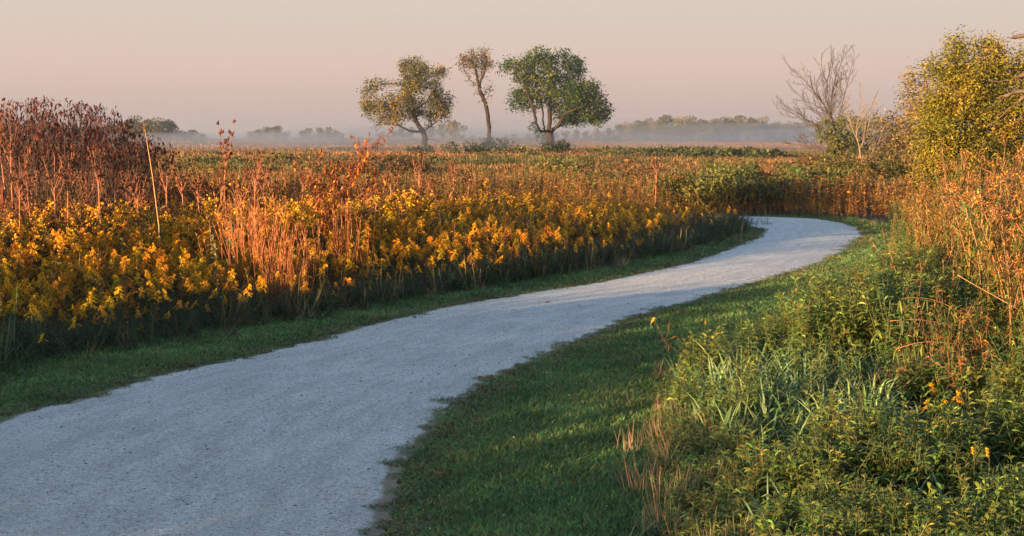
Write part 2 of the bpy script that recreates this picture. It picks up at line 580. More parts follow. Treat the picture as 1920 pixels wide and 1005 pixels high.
# ------------------------------------------------------------------ mown verges
def build_lawn():
    G_ = Geo()
    # candidates thinned with distance
    N = 1900000
    u = rng.uniform(0, 1, N)
    Yc = 5.2 * (38 / 5.2) ** u                      # log-uniform depth
    Xc = rng.uniform(-0.40, 0.40, N) * Yc
    Xc = np.where(Yc < 11, rng.uniform(-0.62, 0.45, N) * Yc, Xc)
    inp = in_poly(Xc, Yc, PATHPOLY)
    inf = in_poly(Xc, Yc, FIELD)
    inr = in_poly(Xc, Yc, RIGHTVEG)
    ok = ~inp & ~inf & ~inr
    # thin spill of blades over the path edge
    cand = np.where(inp)[0]
    dl = np.minimum(dist_to(Xc[cand], Yc[cand], Lc[::3]), dist_to(Xc[cand], Yc[cand], Rc[::3]))
    reach = .09 + .38 * (.6 * vnoise(Xc[cand], Yc[cand], .26, 31) + .4 * vnoise(Xc[cand], Yc[cand], .10, 32) - .45).clip(0, 1)
    spill = cand[(dl < reach) & (rng.uniform(0, 1, len(cand)) < .85)]
    # and some under the first plants
    cand = np.where(inf | inr)[0]
    dv = np.minimum(dist_to(Xc[cand], Yc[cand], Vc), dist_to(Xc[cand], Yc[cand], RVc))
    und = cand[(dv < 0.5) & (rng.uniform(0, 1, len(cand)) < 0.8)]
    sel = np.concatenate([np.where(ok)[0], spill, und])
    X, Y = Xc[sel], Yc[sel]
    dl = np.minimum(dist_to(X, Y, Lc[::3]), dist_to(X, Y, Rc[::3]))
    n1, n2 = vnoise(X, Y, 0.9, 1), vnoise(X, Y, 0.22, 2)
    tall = 0.55 + 0.6 * n1 + 0.5 * n2
    edge = sstep(0.5, 0.0, dl)
    far = np.clip(Y / 9, 1, 4)
    L = (0.045 + 0.04 * rng.uniform(0, 1, len(X))) * tall * (1 - 0.35 * edge) * far ** 0.15
    W = 0.0052 * far ** 0.85 * rng.uniform(.7, 1.4, len(X))
    a = rng.uniform(0, 6.283, len(X))
    sl = rng.uniform(0.25, 1.1, len(X)) + 0.5 * edge
    D = np.stack([np.cos(a) * sl, np.sin(a) * sl, np.ones(len(X))], 1)
    g1, g2, g3 = np.array([.065, .155, .050]), np.array([.115, .185, .055]), np.array([.21, .15, .07])
    m = rng.uniform(0, 1, len(X))
    mixv = (0.6 * n1 + 0.4 * m)[:, None]
    col = g1 * (1 - mixv) + g2 * mixv
    dead = (m < 0.06 + 0.75 * edge * n2 + 0.10 * (vnoise(X, Y, 0.5, 8) > 0.72))[:, None]
    pale = (rng.uniform(0, 1, len(X)) < .05)[:, None]
    col = np.where(pale, np.array([.20, .25, .09]), col)
    col = np.where(dead, g3 * rng.uniform(.5, 1.1, (len(X), 1)), col)
    g = strips(np.column_stack([X, Y, np.zeros(len(X))]), D, L, W, 0.35, None, col, 'blade', 2, 0.42)
    # clover and plantain leaves among the blades
    k = rng.choice(len(X), 2600, replace=False)
    k = k[dl[k] > .1]
    aa = rng.uniform(0, 6.283, len(k))
    D = np.stack([np.cos(aa), np.sin(aa), rng.uniform(.2, .8, len(k))], 1)
    g.join(diamonds(np.column_stack([X[k], Y[k], rng.uniform(.01, .035, len(k))]), D, rng.uniform(.012, .026, len(k)), rng.uniform(.009, .018, len(k)), (.05, .12, .035), .25))
    # small white clover heads
    k = rng.choice(np.where((dl > .15) & (Y < 20))[0], 34, replace=False)
    g.join(octas(np.column_stack([X[k], Y[k], np.full(len(k), .05)]), rng.uniform(.004, .006, len(k)), (.55, .55, .52), .1))
    tag(link('lawn_grass', g, M_GRASS), 'mown green grass verge along both edges of the path', 'grass', kind='stuff')


# ------------------------------------------------------------------ plant templates (each returns stem / leaves / flowers)
GREEN = (.042, .072, .022)


def goldenrod(seed, hi=True, flower=1.0, leafcol=GREEN, fcol=(.68, .34, .018)):
    r = np.random.default_rng(seed)
    H = 1.0
    b = r.normal(0, .05, 2)
    z = np.linspace(0, 1, 6)
    pts = np.stack([b[0] * z ** 2, b[1] * z ** 2, z * H], 1)
    stem = tube(pts, np.linspace(.0045, .002, 6), (.10, .085, .035), 3, r=r)
    nl = 46 if hi else 20
    t = np.sqrt(r.uniform(0.02, .85, nl))
    P0 = np.stack([b[0] * t ** 2, b[1] * t ** 2, t * H], 1)
    a = r.uniform(0, 6.283, nl)
    D = np.stack([np.cos(a), np.sin(a), r.uniform(.1, .9, nl)], 1)
    L = (0.13 - 0.05 * t) * r.uniform(.7, 1.2, nl) * (1 if hi else 1.3)
    W = L * (0.15 if hi else .2)
    leaves = strips(P0, D, L, W, .55, None, leafcol, 'leaf', 2 if hi else 1, .3, r)
    fl = Geo()
    if flower > 0:
        nb = int((14 if hi else 8) * (0.6 + .6 * flower))
        lean = r.uniform(0, 6.283)
        for k in range(nb):
            tt = 0.74 + 0.26 * k / nb
            base = np.array([b[0] * tt ** 2, b[1] * tt ** 2, tt * H])
            an = lean + r.normal(0, 1.3)
            ln = 0.15 * (1.15 - 0.75 * (k / nb)) * r.uniform(.7, 1.2)
            m = (24 if hi else 11)
            s = np.linspace(.25, 1, m)
            cx = np.stack([np.cos(an) * ln * s, np.sin(an) * ln * s, ln * (0.75 * s - 0.95 * s ** 2.0)], 1) + base
            cx += r.normal(0, .006, cx.shape)
            if hi:
                stem.join(sticks(base[None], cx[m // 2][None], .0016, .001, (.09, .09, .03)))
            d = r.normal(0, 1, (m, 3)); d[:, 2] = np.abs(d[:, 2]) + .5
            sz = (0.0155 if hi else 0.026) * r.uniform(.7, 1.3, m)
            fl.join(diamonds(cx, d, sz, sz * .75, fcol, .22, r=r))
            if hi:
                d = r.normal(0, 1, (m, 3))
                fl.join(diamonds(cx + r.normal(0, .006, cx.shape), d, sz, sz * .7, np.array(fcol) * .8, .25, r=r))
        m = 8 if hi else 4
        s = r.uniform(0.93, 1.03, m)
        cx = np.stack([b[0] * s ** 2, b[1] * s ** 2, s * H], 1) + r.normal(0, .010, (m, 3))
        sz = (0.022 if hi else .036)
        fl.join(diamonds(cx, r.normal(0, 1, (m, 3)) + [0, 0, .8], sz, sz * .7, fcol, .22, r=r))
    return dict(stem=stem, leaves=leaves, flower_head=fl)


def brown_forb(seed, hi=True, H=1.0):
    """spent sunflower / bergamot: dark curled leaves and round seed heads on forking stems"""
    r = np.random.default_rng(seed)
    b = r.normal(0, .07, 2)
    stem, leaves, heads = Geo(), Geo(), Geo()
    z = np.linspace(0, .8, 5)
    stem.join(tube(np.stack([b[0] * z, b[1] * z, z * H], 1), np.linspace(.006, .0035, 5), (.15, .075, .035), 3, r=r))
    top = np.array([b[0] * .8, b[1] * .8, .8 * H])
    nb = r.integers(3, 7)
    for k in range(nb):
        t0 = r.uniform(.5, .8)
        p0 = np.array([b[0] * t0, b[1] * t0, t0 * H])
        a = r.uniform(0, 6.283)
        e = p0 + np.array([np.cos(a) * r.uniform(.04, .13), np.sin(a) * r.uniform(.04, .13), r.uniform(.12, .3)]) * H
        stem.join(sticks(p0[None], e[None], .003, .002, (.16, .08, .04)))
        heads.join(octas(e[None], r.uniform(.010, .019), (.038, .020, .012), r=r))
        if hi:
            m = r.normal(0, 1, (6, 3)); m[:, 2] = -abs(m[:, 2]) * .4
            heads.join(diamonds(np.repeat(e[None], 6, 0), m, .035, .014, (.07, .035, .018), .3, r=r))
    nl = 30 if hi else 14
    t = r.uniform(.15, .85, nl)
    P0 = np.stack([b[0] * t, b[1] * t, t * H], 1)
    a = r.uniform(0, 6.283, nl)
    D = np.stack([np.cos(a), np.sin(a), r.uniform(-.4, .6, nl)], 1)
    L = r.uniform(.05, .12, nl)
    base = np.where(r.uniform(0, 1, (nl, 1)) < .55, np.array([[.09, .038, .017]]), np.array([[.18, .072, .022]]))
    base = np.where(r.uniform(0, 1, (nl, 1)) < .18, np.array([[.10, .09, .025]]), base)
    leaves.join(strips(P0, D, L, L * .35, .9, None, base, 'leaf', 2 if hi else 1, .3, r))
    return dict(stem=stem, leaves=leaves, seed_sprays=heads)


def rust_forb(seed, H=1.0, cols=((.24, .095, .028), (.30, .15, .03), (.12, .10, .028)), n=38, W=.3):
    """autumn-coloured leafy stems, rust to yellow"""
    r = np.random.default_rng(seed)
    b = r.normal(0, .08, 2)
    stem, leaves = Geo(), Geo()
    z = np.linspace(0, 1, 4)
    stem.join(tube(np.stack([b[0] * z, b[1] * z, z * H], 1), np.linspace(.005, .002, 4), (.22, .11, .05), 3, r=r))
    t = r.uniform(.12, 1.0, n)
    P0 = np.stack([b[0] * t, b[1] * t, t * H], 1) + r.normal(0, .02, (n, 3))
    a = r.uniform(0, 6.283, n)
    D = np.stack([np.cos(a), np.sin(a), r.uniform(-.1, 1.1, n)], 1)
    L = r.uniform(.06, .15, n) * (1.15 - .5 * t)
    ci = np.array(cols)[r.integers(0, len(cols), n)]
    leaves.join(strips(P0, D, L, L * W, .7, None, ci, 'leaf', 1, .3, r))
    return dict(stem=stem, leaves=leaves)


def green_forb(seed, H=.5, n=26, hi=True, col=(.055, .105, .028), Lr=(.08, .13), wr=.17):
    """opposite drooping lance leaves up an erect stem"""
    r = np.random.default_rng(seed)
    b = r.normal(0, .06, 2)
    stem = tube(np.stack([b[0] * np.linspace(0, 1, 4), b[1] * np.linspace(0, 1, 4), np.linspace(0, 1, 4) * H], 1), np.linspace(.0042, .002, 4), (.085, .10, .035), 3, r=r)
    k = np.arange(n)
    t = 0.15 + 0.85 * (k // 2) / (n // 2)
    a = (k // 2) * 1.57 + (k % 2) * math.pi + r.normal(0, .3, n)
    P0 = np.stack([b[0] * t, b[1] * t, t * H], 1)
    el = 0.35 + 0.9 * t ** 2 + r.normal(0, .15, n)
    D = np.stack([np.cos(a), np.sin(a), el], 1)
    L = r.uniform(*Lr, n) * (1.1 - .55 * t ** 2)
    leaves = strips(P0, D, L, L * wr, .85 - .3 * t, r.normal(0, .35, n), col, 'leaf', 3 if hi else 2, .22, r)
    return dict(stem=stem, leaves=leaves)


def yellow_flower(P0, size, r, tiltdir=None):
    """composite flower: ray petals round a darker button"""
    n = 11
    a = np.linspace(0, 6.283, n, endpoint=False) + r.normal(0, .1, n)
    ax = norm(np.array([r.normal(-.4, .3), r.normal(-.6, .3), 1.0]) if tiltdir is None else np.asarray(tiltdir, float))
    s = norm(np.cross(ax, [0, 1, 0.2])); q = np.cross(ax, s)
    D = s[None] * np.cos(a)[:, None] + q[None] * np.sin(a)[:, None] + ax[None] * .25
    pet = strips(np.repeat(P0[None], n, 0), D, size * r.uniform(.85, 1.1, n), size * .42, .1, 0.0, (.80, .46, .015), 'petal', 2, .1, r)
    btn = octas((P0 + ax * .004)[None], size * .27, (.32, .15, .02), flat=.6, r=r)
    return pet, btn


def grass_tuft(seed, n=26, H=.45, W=.009, col=(.075, .115, .05), spread=.06, out=.55, droop=.7, colvar=.2, seg=4):
    r = np.random.default_rng(seed)
    a = r.uniform(0, 6.283, n)
    sl = np.abs(r.normal(0, out, n)) + .08 + .35 * out * (out > .7)
    P0 = np.column_stack([r.normal(0, spread, (n, 2)), np.zeros(n)])
    D = np.stack([np.cos(a) * sl, np.sin(a) * sl, np.ones(n)], 1)
    L = H * r.uniform(.5, 1.15, n)
    return strips(P0, D, L, W * r.uniform(.7, 1.3, n), droop * sl.clip(.1, 1), None, col, 'blade', seg, colvar, r)


def bluestem(seed, n=36, H=1.25, spread=.16):
    """upright clump of copper-coloured grass culms"""
    r = np.random.default_rng(seed)
    P0 = np.column_stack([r.normal(0, spread, (n, 2)), np.zeros(n)])
    top = P0 + np.column_stack([r.normal(0, .14, (n, 2)) + P0[:, :2] * .4, H * r.uniform(.65, 1.1, n)])
    mid = (P0 + top) / 2 + np.column_stack([r.normal(0, .02, (n, 2)), np.zeros(n)])
    c = np.array([[.27, .098, .042]]) * r.uniform(.7, 1.25, (n, 1))
    culms = sticks(P0, mid, .0042, .0035, c, 3).join(sticks(mid, top, .0035, .002, c, 3))
    k = 8
    tt = r.uniform(.45, 1, (n, k, 1))
    Q = (mid[:, None] * (1 - tt) + top[:, None] * tt).reshape(-1, 3)
    d = np.column_stack([r.normal(0, .35, (n * k, 2)), np.ones(n * k)])
    sp = diamonds(Q, d, r.uniform(.05, .10, n * k), .008, (.32, .13, .055), .25, r=r)
    lv = grass_tuft(seed + 5, n // 2, H * .6, .006, (.20, .10, .035), spread, .35, .6, .25, 3)
    return dict(culms=culms, seed_spikes=sp, leaves=lv)


def merge(d):
    g = Geo()
    for x in d.values():
        g.join(x)
    return g


def as_thing(name, parts, mats, loc, label, cat, group=None):
    t = thing(name, loc, label, cat, group)
    for k, g in parts.items():
        if g.n:
            link(k, g, mats.get(k, M_LEAF), t)
    return t


MATS = dict(stem=M_STEM, leaves=M_LEAF, flower_head=M_FLOWER, seed_sprays=M_DRY, culms=M_DRY, seed_spikes=M_DRY, petals=M_FLOWER, button=M_STEM)


def scatter(tmpls, pos, scale, lean=.12, tint=.15):
    g = Geo()
    k = rng.integers(0, len(tmpls), len(pos))
    for i, t in enumerate(tmpls):
        s = k == i
        if s.any():
            g.join(bake(t, pos[s], None, np.broadcast_to(scale, (len(pos),))[s], lean, tint))
    return g


def column0(x, y, z=0.0):
    return np.column_stack([x, y, np.full(len(x), z) if np.isscalar(z) else z])


# ------------------------------------------------------------------ the flowering field on the left
def build_field():
    g_gold = Geo(); g_brown = Geo(); g_low = Geo()
    # candidate plants
    N = 120000
    y = rng.uniform(-14, 41, N)
    x = rng.uniform(-24, 9, N)
    ok = in_poly(x, y, FIELD)
    x, y = x[ok], y[ok]
    u, _ = project(x, y)
    vis = (y > 6) & (u > -260) & (u < 2000)
    keep = vis | (rng.uniform(0, 1, len(x)) < 0.5)
    keep &= (x > -0.42 * np.maximum(y, 0) - 9)
    x, y, u, vis = x[keep], y[keep], u[keep], vis[keep]
    s = dist_to(x, y, Vc)
    hnoise = vnoise(x, y, 1.6, 12)
    # thin the far part
    keep = rng.uniform(0, 1, len(x)) < np.clip(1.1 - (y - 14) / 55, .45, 1)
    x, y, u, vis, s, hnoise = [q[keep] for q in (x, y, u, vis, s, hnoise)]
    h = 0.40 + 0.50 * sstep(0.0, 5.0, s) + 0.30 * (hnoise - .5) + rng.normal(0, .085, len(x))
    h = np.where(y > 7, h * (1 - .14 * sstep(25, 31, y)), h * 1.3 + .2).clip(.25, 1.5)  # unseen plants beside and behind the camera made taller to shade the path
    patch = vnoise(x, y, 2.3, 14) + .35 * (vnoise(x, y, .7, 15) - .5)
    brownp = sstep(3.5, 9.0, s + 2.5 * (patch - .5)) * (0.9 - 0.25 * sstep(900, 1300, u))
    rr = rng.uniform(0, 1, len(x))
    front = s < 0.7 + .5 * rng.uniform(0, 1, len(x))
    kind = np.where(rr < brownp, 1, 0)
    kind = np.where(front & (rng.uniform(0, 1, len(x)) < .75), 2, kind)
    right = sstep(700, 1100, u)
    kind = np.where((kind == 0) & (rng.uniform(0, 1, len(x)) < .24 + .26 * right), 3, kind)
    kind = np.where((kind == 1) & (rng.uniform(0, 1, len(x)) < .30 + .55 * right), 3, kind)
    gold_hi = [merge(goldenrod(20 + i, True, .6 + .2 * i)) for i in range(4)]
    gold_nf = [merge(goldenrod(30 + i, True, 0)) for i in range(2)]
    gold_lo = [merge(goldenrod(40 + i, False, .6 + .2 * i)) for i in range(4)]
    near = vis & (s < 3.5) & (y < 26)
    bloom = rng.uniform(0, 1, len(x)) < 0.80 + .75 * (patch - .35)
    for sel, tm in ((near & bloom, gold_hi), (near & ~bloom, gold_nf), (~near & (bloom | (patch > .3)), gold_lo), (~near & ~(bloom | (patch > .3)), gold_lo[:1])):
        q = (kind == 0) & sel
        g_gold.join(scatter(tm, column0(x[q], y[q]), h[q], .2, .25))
    bf_hi = [merge(brown_forb(60 + i, True)) for i in range(3)]
    bf_lo = [merge(brown_forb(70 + i, False)) for i in range(4)]
    q = (kind == 1)
    hb = h[q] * 1.06 + .05 + .25 * rng.uniform(0, 1, q.sum()) ** 2
    g_brown.join(scatter(bf_hi + bf_lo, column0(x[q], y[q]), hb, .12, .2))
    rf = [merge(rust_forb(80 + i)) for i in range(5)]
    q = kind == 3
    g_brown.join(scatter(rf, column0(x[q], y[q]), h[q] * 1.05 + .15 * rng.uniform(0, 1, q.sum()) * (s[q] > 2), .12, .2))
    # low shaded growth along the verge: leafy stems without flowers
    lf = [merge(green_forb(90 + i, .6, 40, False, (.024, .046, .016), (.10, .17), .2)) for i in range(4)]  # leaf green set darker to stand in for shade between the plants
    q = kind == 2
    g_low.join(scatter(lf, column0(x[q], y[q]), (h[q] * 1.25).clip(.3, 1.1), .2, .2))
    # fringe right at the edge, spilling over the grass
    n = 4200
    i = rng.integers(0, len(Vc), n)
    p = Vc[i] + rng.normal(0, .22, (n, 2)) + np.array([-.12, .08])
    k = (p[:, 1] > 5) & (p[:, 1] < 36)
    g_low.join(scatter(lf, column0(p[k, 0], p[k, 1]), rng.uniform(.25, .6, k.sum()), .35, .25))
    tf = [grass_tuft(110 + i, 22, .45, .008, (.07, .10, .04) if i < 2 else (.20, .15, .08), .05, .6, .8, .25, 3) for i in range(4)]
    n = 420
    i = rng.integers(0, len(Vc), n)
    p = Vc[i] + rng.normal(0, .2, (n, 2))
    k = (p[:, 1] > 5) & (p[:, 1] < 36)
    g_low.join(scatter(tf, column0(p[k, 0], p[k, 1]), rng.uniform(.5, 1.2, k.sum()), .25, .25))
    tag(link('goldenrod_field', g_gold, M_LEAF), 'dense field of flowering goldenrod beside the path', 'goldenrod', kind='stuff')
    tag(link('brown_undergrowth', g_brown, M_DRY), 'dense brown and rust autumn forbs behind the goldenrod', 'undergrowth', kind='stuff')
    tag(link('shaded_undergrowth', g_low, M_LEAF), 'dark leafy undergrowth along the grass verge', 'undergrowth', kind='stuff')


def build_far_bank():
    """growth on the far side of the bend and rough prairie behind it"""
    N = 15000
    x = rng.uniform(-22, 22, N); y = rng.uniform(36, 50, N)
    ok = in_poly(x, y, RIGHTVEG) & ~in_poly(x, y, FIELD)
    x, y = x[ok], y[ok]
    s = dist_to(x, y, RVc)
    keep = (s > .1) & (rng.uniform(0, 1, len(x)) < np.clip(1.25 - s / 12, .12, 1))
    x, y, s = x[keep], y[keep], s[keep]
    h = 0.22 + .66 * sstep(0, 3.6, s) + .62 * (vnoise(x, y, 1.7, 22) - .5) + .3 * (vnoise(x, y, .6, 24) - .5) - .42 * sstep(4, 9, s) + rng.normal(0, .06, len(x))
    patch = vnoise(x, y, 3, 23)
    rf = [merge(rust_forb(180 + i, n=34)) for i in range(4)]
    gr = [merge(rust_forb(190 + i, cols=((.08, .09, .026), (.14, .12, .03), (.2, .1, .03)), n=34)) for i in range(3)]
    go = [merge(goldenrod(195 + i, False, 1)) for i in range(3)]
    h = h * (.72 + .5 * rng.uniform(0, 1, len(x)))
    k = rng.uniform(0, 1, len(x))
    a = k < .56 - 1.3 * (patch - .5)
    b = (k > .975) & (s < 2)
    g = Geo()
    for q, tm in ((a & ~b, rf), (~a & ~b, gr), (b, go)):
        g.join(scatter(tm, column0(x[q], y[q]), h[q].clip(.2, 1.4), .12, .22))
    tag(link('bend_undergrowth', g, M_DRY), 'rust coloured autumn growth beyond the bend of the path', 'undergrowth', kind='stuff')


def build_prairie():
    """low sward out to the tree line: tufts thinned with distance"""
    N = 62000
    t = rng.uniform(0, 1, N)
    y = 44 * (620 / 44) ** t
    x = rng.uniform(-.42, .42, N) * y
    n1 = vnoise(x, y * 2.2, 38, 41); n2 = vnoise(x, y * 2.0, 11, 42); n3 = vnoise(x, y * 2, 3.5, 43)
    val = .55 * n1 + .33 * n2 + .12 * n3 + rng.normal(0, .03, N) + .13 * sstep(115, 165, y)
    h = .26 + .24 * n2 + .22 * n3
    # colour by patch: dark green scrub, rust bluestem, straw
    rust = np.array([.175, .078, .040]); straw = np.array([.17, .11, .052]); grn = np.array([.045, .052, .02]); ol = np.array([.11, .09, .03])
    w = sstep(.42, .50, val)[:, None]; w2 = sstep(.53, .62, val)[:, None]
    col = grn * (1 - w) + ol * w
    col = col * (1 - w2) + (rust * .65 + straw * .35) * w2
    pick = rng.uniform(0, 1, (N, 1))
    col = np.where((pick < .10) & (val[:, None] > .48), straw, col)
    col = np.where(pick > .94, rust, col)
    h = h * np.where(val < .45, 1.35, .9)
    k = 7
    far = np.clip(y / 50, 1, 8)
    sp = .10 * far ** .9
    X = np.repeat(x, k) + rng.normal(0, 1, N * k) * np.repeat(sp, k)
    Y = np.repeat(y, k) + rng.normal(0, 1, N * k) * np.repeat(sp, k)
    a = rng.uniform(0, 6.283, N * k)
    sl = np.abs(rng.normal(0, .8, N * k))
    D = np.stack([np.cos(a) * sl, np.sin(a) * sl, np.ones(N * k)], 1)
    L = np.repeat(h, k) * rng.uniform(.6, 1.2, N * k)
    W = .045 * np.repeat(far, k) ** .85 * rng.uniform(.5, 1.4, N * k)
    ok = in_poly(X, Y, RIGHTVEG) | (Y > 70)
    g = diamonds(column0(X, Y)[ok], D[ok], L[ok], W[ok], np.repeat(col, k, 0)[ok], .28)
    # forbs and seedlings standing in the nearer part
    n = 9000
    yy = 46 * (130 / 46) ** rng.uniform(0, 1, n); xx = rng.uniform(-.42, .42, n) * yy
    vv = .55 * vnoise(xx, yy * 2.2, 38, 41) + .33 * vnoise(xx, yy * 2.0, 11, 42) + .12 * vnoise(xx, yy * 2, 3.5, 43)
    sets = [[merge(rust_forb(240 + i, cols=c, n=26, W=.45)) for i in range(2)] for c in (((.05, .065, .02), (.075, .08, .024), (.10, .09, .025)), ((.13, .11, .03), (.10, .09, .028), (.20, .13, .035)), ((.26, .12, .04), (.20, .11, .035), (.30, .17, .05)))]
    cl = np.digitize(vv + rng.normal(0, .03, n), [.46, .56])
    for j in range(3):
        q = cl == j
        g.join(scatter(sets[j], column0(xx[q], yy[q]), (.26 + .34 * rng.uniform(0, 1, q.sum()) ** 1.5) * (1.3 if j == 0 else .95), .15, .25))
    tag(link('prairie_grass', g, M_DRY), 'rust and olive prairie grassland reaching to the far trees', 'grassland', kind='stuff')


# ------------------------------------------------------------------ trees
def colonize(nodes, parent, att, step, di, dk, iters, r, grav=0.0):
    nodes = [np.asarray(n, float) for n in nodes]
    parent = list(parent)
    A = np.asarray(att, float)
    NN = np.array(nodes)
    d = np.linalg.norm(A[:, None] - NN[None], axis=2)
    near = d.argmin(1); dist = d.min(1)
    alive = dist > dk
    for it in range(iters):
        act = alive & (dist < di)
        if not act.any():
            if not alive.any():
                break
            j = np.where(alive)[0][dist[alive].argmin()]
            act = np.zeros(len(A), bool); act[j] = True
        idx = near[act]
        NN = np.array(nodes)
        dirs = norm(A[act] - NN[idx])
        acc = np.zeros((len(nodes), 3))
        np.add.at(acc, idx, dirs)
        grow = np.unique(idx)
        newp = []
        for g in grow:
            v = acc[g]
            l = np.linalg.norm(v)
            if l < 1e-6:
                v = r.normal(0, 1, 3); l = np.linalg.norm(v)
            v = v / l + r.normal(0, .12, 3) + np.array([0, 0, grav])
            v /= np.linalg.norm(v)
            newp.append(nodes[g] + v * step); parent.append(int(g))
        k0 = len(nodes)
        nodes += newp
        Q = np.array(newp)
        dd = np.linalg.norm(A[:, None] - Q[None], axis=2)
        m = dd.min(1); am = dd.argmin(1)
        better = m < dist
        near = np.where(better, am + k0, near); dist = np.where(better, m, dist)
        alive &= dist > dk
        if len(nodes) > 9000:
            break
    return np.array(nodes), np.array(parent)


def branch_mesh(nodes, parent, tip, trunk_r, expo, col, minr=0.0, sides=5, r=None, rough=.06):
    n = len(nodes)
    ch = [[] for _ in range(n)]
    for i, p in enumerate(parent):
        if p >= 0:
            ch[p].append(i)
    rad = np.zeros(n)
    for i in range(n - 1, -1, -1):
        pass
    order = []
    st = [i for i in range(n) if parent[i] < 0]
    while st:
        i = st.pop(); order.append(i); st += ch[i]
    cnt = np.zeros(n)
    for i in reversed(order):
        cnt[i] = 1 if not ch[i] else sum(cnt[c] for c in ch[i])
    rad = cnt
    radr = tip + (trunk_r - tip) * ((cnt - 1) / max(cnt.max() - 1, 1)) ** (1 / expo)
    g = Geo()
    starts = [(i, None) for i in range(n) if parent[i] < 0]
    while starts:
        i, p = starts.pop()
        chain = ([p] if p is not None else []) + [i]
        while ch[i]:
            c = sorted(ch[i], key=lambda q: -rad[q])
            starts += [(q, i) for q in c[1:]]
            i = c[0]; chain.append(i)
        rr = radr[chain].copy()
        if p is not None:
            rr[0] = min(rr[0], rr[1] * 1.15)
        pts = nodes[chain]
        rr = np.maximum(rr, minr)
        sd = sides if rr.max() > tip * 2.2 else 3
        g.join(tube(pts, rr, col, sd, rough if rr.max() > tip * 4 else 0, r))
    return g, cnt


def smooth_line(p, step, wob):
    n = len(p)
    if n < 3:
        return p
    out = []
    for i in range(n - 1):
        p0, p1, p2, p3 = p[max(i - 1, 0)], p[i], p[i + 1], p[min(i + 2, n - 1)]
        for t in np.linspace(0, 1, 6, endpoint=False):
            out.append(0.5 * ((2 * p1) + (-p0 + p2) * t + (2 * p0 - 5 * p1 + 4 * p2 - p3) * t * t + (-p0 + 3 * p1 - 3 * p2 + p3) * t ** 3))
    out.append(p[-1])
    out = np.array(out)
    if wob:
        j = np.random.default_rng(int(abs(p[-1][0]) * 1000) % 9973).normal(0, wob, out.shape)
        j[0] = 0
        out += j
    return out


def poly_nodes(polys, step, wob=0.0):
    nodes, parent = [], []
    for pl in polys:
        pl = smooth_line(np.array(pl), step, wob)
        d = np.concatenate([[0], np.cumsum(np.linalg.norm(np.diff(pl, axis=0), axis=1))])
        k = max(2, int(d[-1] / step) + 1)
        s = np.linspace(0, d[-1], k)
        pts = np.stack([np.interp(s, d, pl[:, i]) for i in range(3)], 1)
        if nodes:
            arr = np.array(nodes)
            j = int(((arr - pts[0]) ** 2).sum(1).argmin())
            last = j
            pts = pts[1:]
        else:
            last = -1
        for q in pts:
            nodes.append(q); parent.append(last); last = len(nodes) - 1
    return nodes, parent


def crown_leaves(nodes, radr, tip, n_per, spread, L, W, cols, r, thr=2.0, sub=None, droop=.35, up=.35):
    tips = nodes[radr <= thr]
    if sub is not None:
        tips = tips[sub(tips)]
    m = len(tips)
    q = np.repeat(tips, n_per, 0) + r.normal(0, spread, (m * n_per, 3))
    d = r.normal(0, 1, (len(q), 3)); d[:, 2] = d[:, 2] * .6 + up
    nz = vnoise(tips[:, 0] * 1.0 + 40, tips[:, 2] + .6 * tips[:, 1] + 40, max(spread * 4.5, .3), 77) + r.normal(0, .13, m)
    ci = np.repeat(np.clip((nz * len(cols)).astype(int), 0, len(cols) - 1), n_per)
    jit = r.uniform(0, 1, len(q)) < .12
    ci = np.where(jit, r.integers(0, len(cols), len(q)), ci)
    Lr = L * r.uniform(.6, 1.35, len(q))
    return diamonds(q, d, Lr, Lr * W, np.array(cols)[ci], .2, fold=droop, r=r)


def blob_points(blobs, Y, r, dens=1.0, depth=.85):
    out = []
    m = Y / FPX
    for b in blobs:
        u, v, ru, rv = b[:4]
        w = b[4] if len(b) > 4 else 1.0
        dy = b[5] if len(b) > 5 else r.normal(0, .35) * ru * m
        n = int(dens * w * (ru * rv) ** .75 / 5)
        c = P(u, v, Y)
        q = r.normal(0, 1, (n, 3)); q = norm(q) * r.uniform(0, 1, (n, 1)) ** .4
        out.append(c + q * np.array([ru * m, ru * m * depth, rv * m]) + np.array([0, dy, 0]))
    return np.concatenate(out)


def build_tree(name, label, cat, Y, polys, blobs, trunk_r, tip, step, leaf, cols, seed, bark=(.024, .018, .014), dens=1.0, expo=1.45,
               n_per=6, spread=.3, thr=4, di=None, group=None, sub=None, minr=0, grav=0.0, tipname='crown', barkname='trunk', depth=.85, twigs=None):
    r = np.random.default_rng(seed)
    pl = []
    for k, p in enumerate(polys):
        q = [P(a[0], a[1], Y + (a[2] if len(a) > 2 else 0)) for a in p]
        if k == 0:
            q[0] = np.array([q[0][0], q[0][1], 0.0])
        pl.append(q)
    nodes, parent = poly_nodes(pl, step, step * .10)
    base = pl[0][0]
    if twigs:
        nodes, parent = sprout(pl, twigs[0], r, step, *twigs[1:])
    elif blobs:
        att = blob_points(blobs, Y, r, dens, depth)
        nodes, parent = colonize(nodes, parent, att, step, di or step * 9, step * 1.5, 160, r, grav)
    nodes, parent = np.asarray(nodes), np.asarray(parent)
    loc = nodes - base
    t = thing(name, base, label, cat, group)
    g, radr = branch_mesh(loc, parent, tip, trunk_r, expo, bark, minr, 6, r)
    # root flare
    link(barkname, g, M_BARK, t, smooth=True)
    if leaf:
        subl = None if sub is None else (lambda q: sub(q + base))
        lv = crown_leaves(loc, radr, tip, n_per, spread, leaf[0], leaf[1], cols, r, thr, subl)
        link(tipname, lv, M_LEAF, t)
    return t


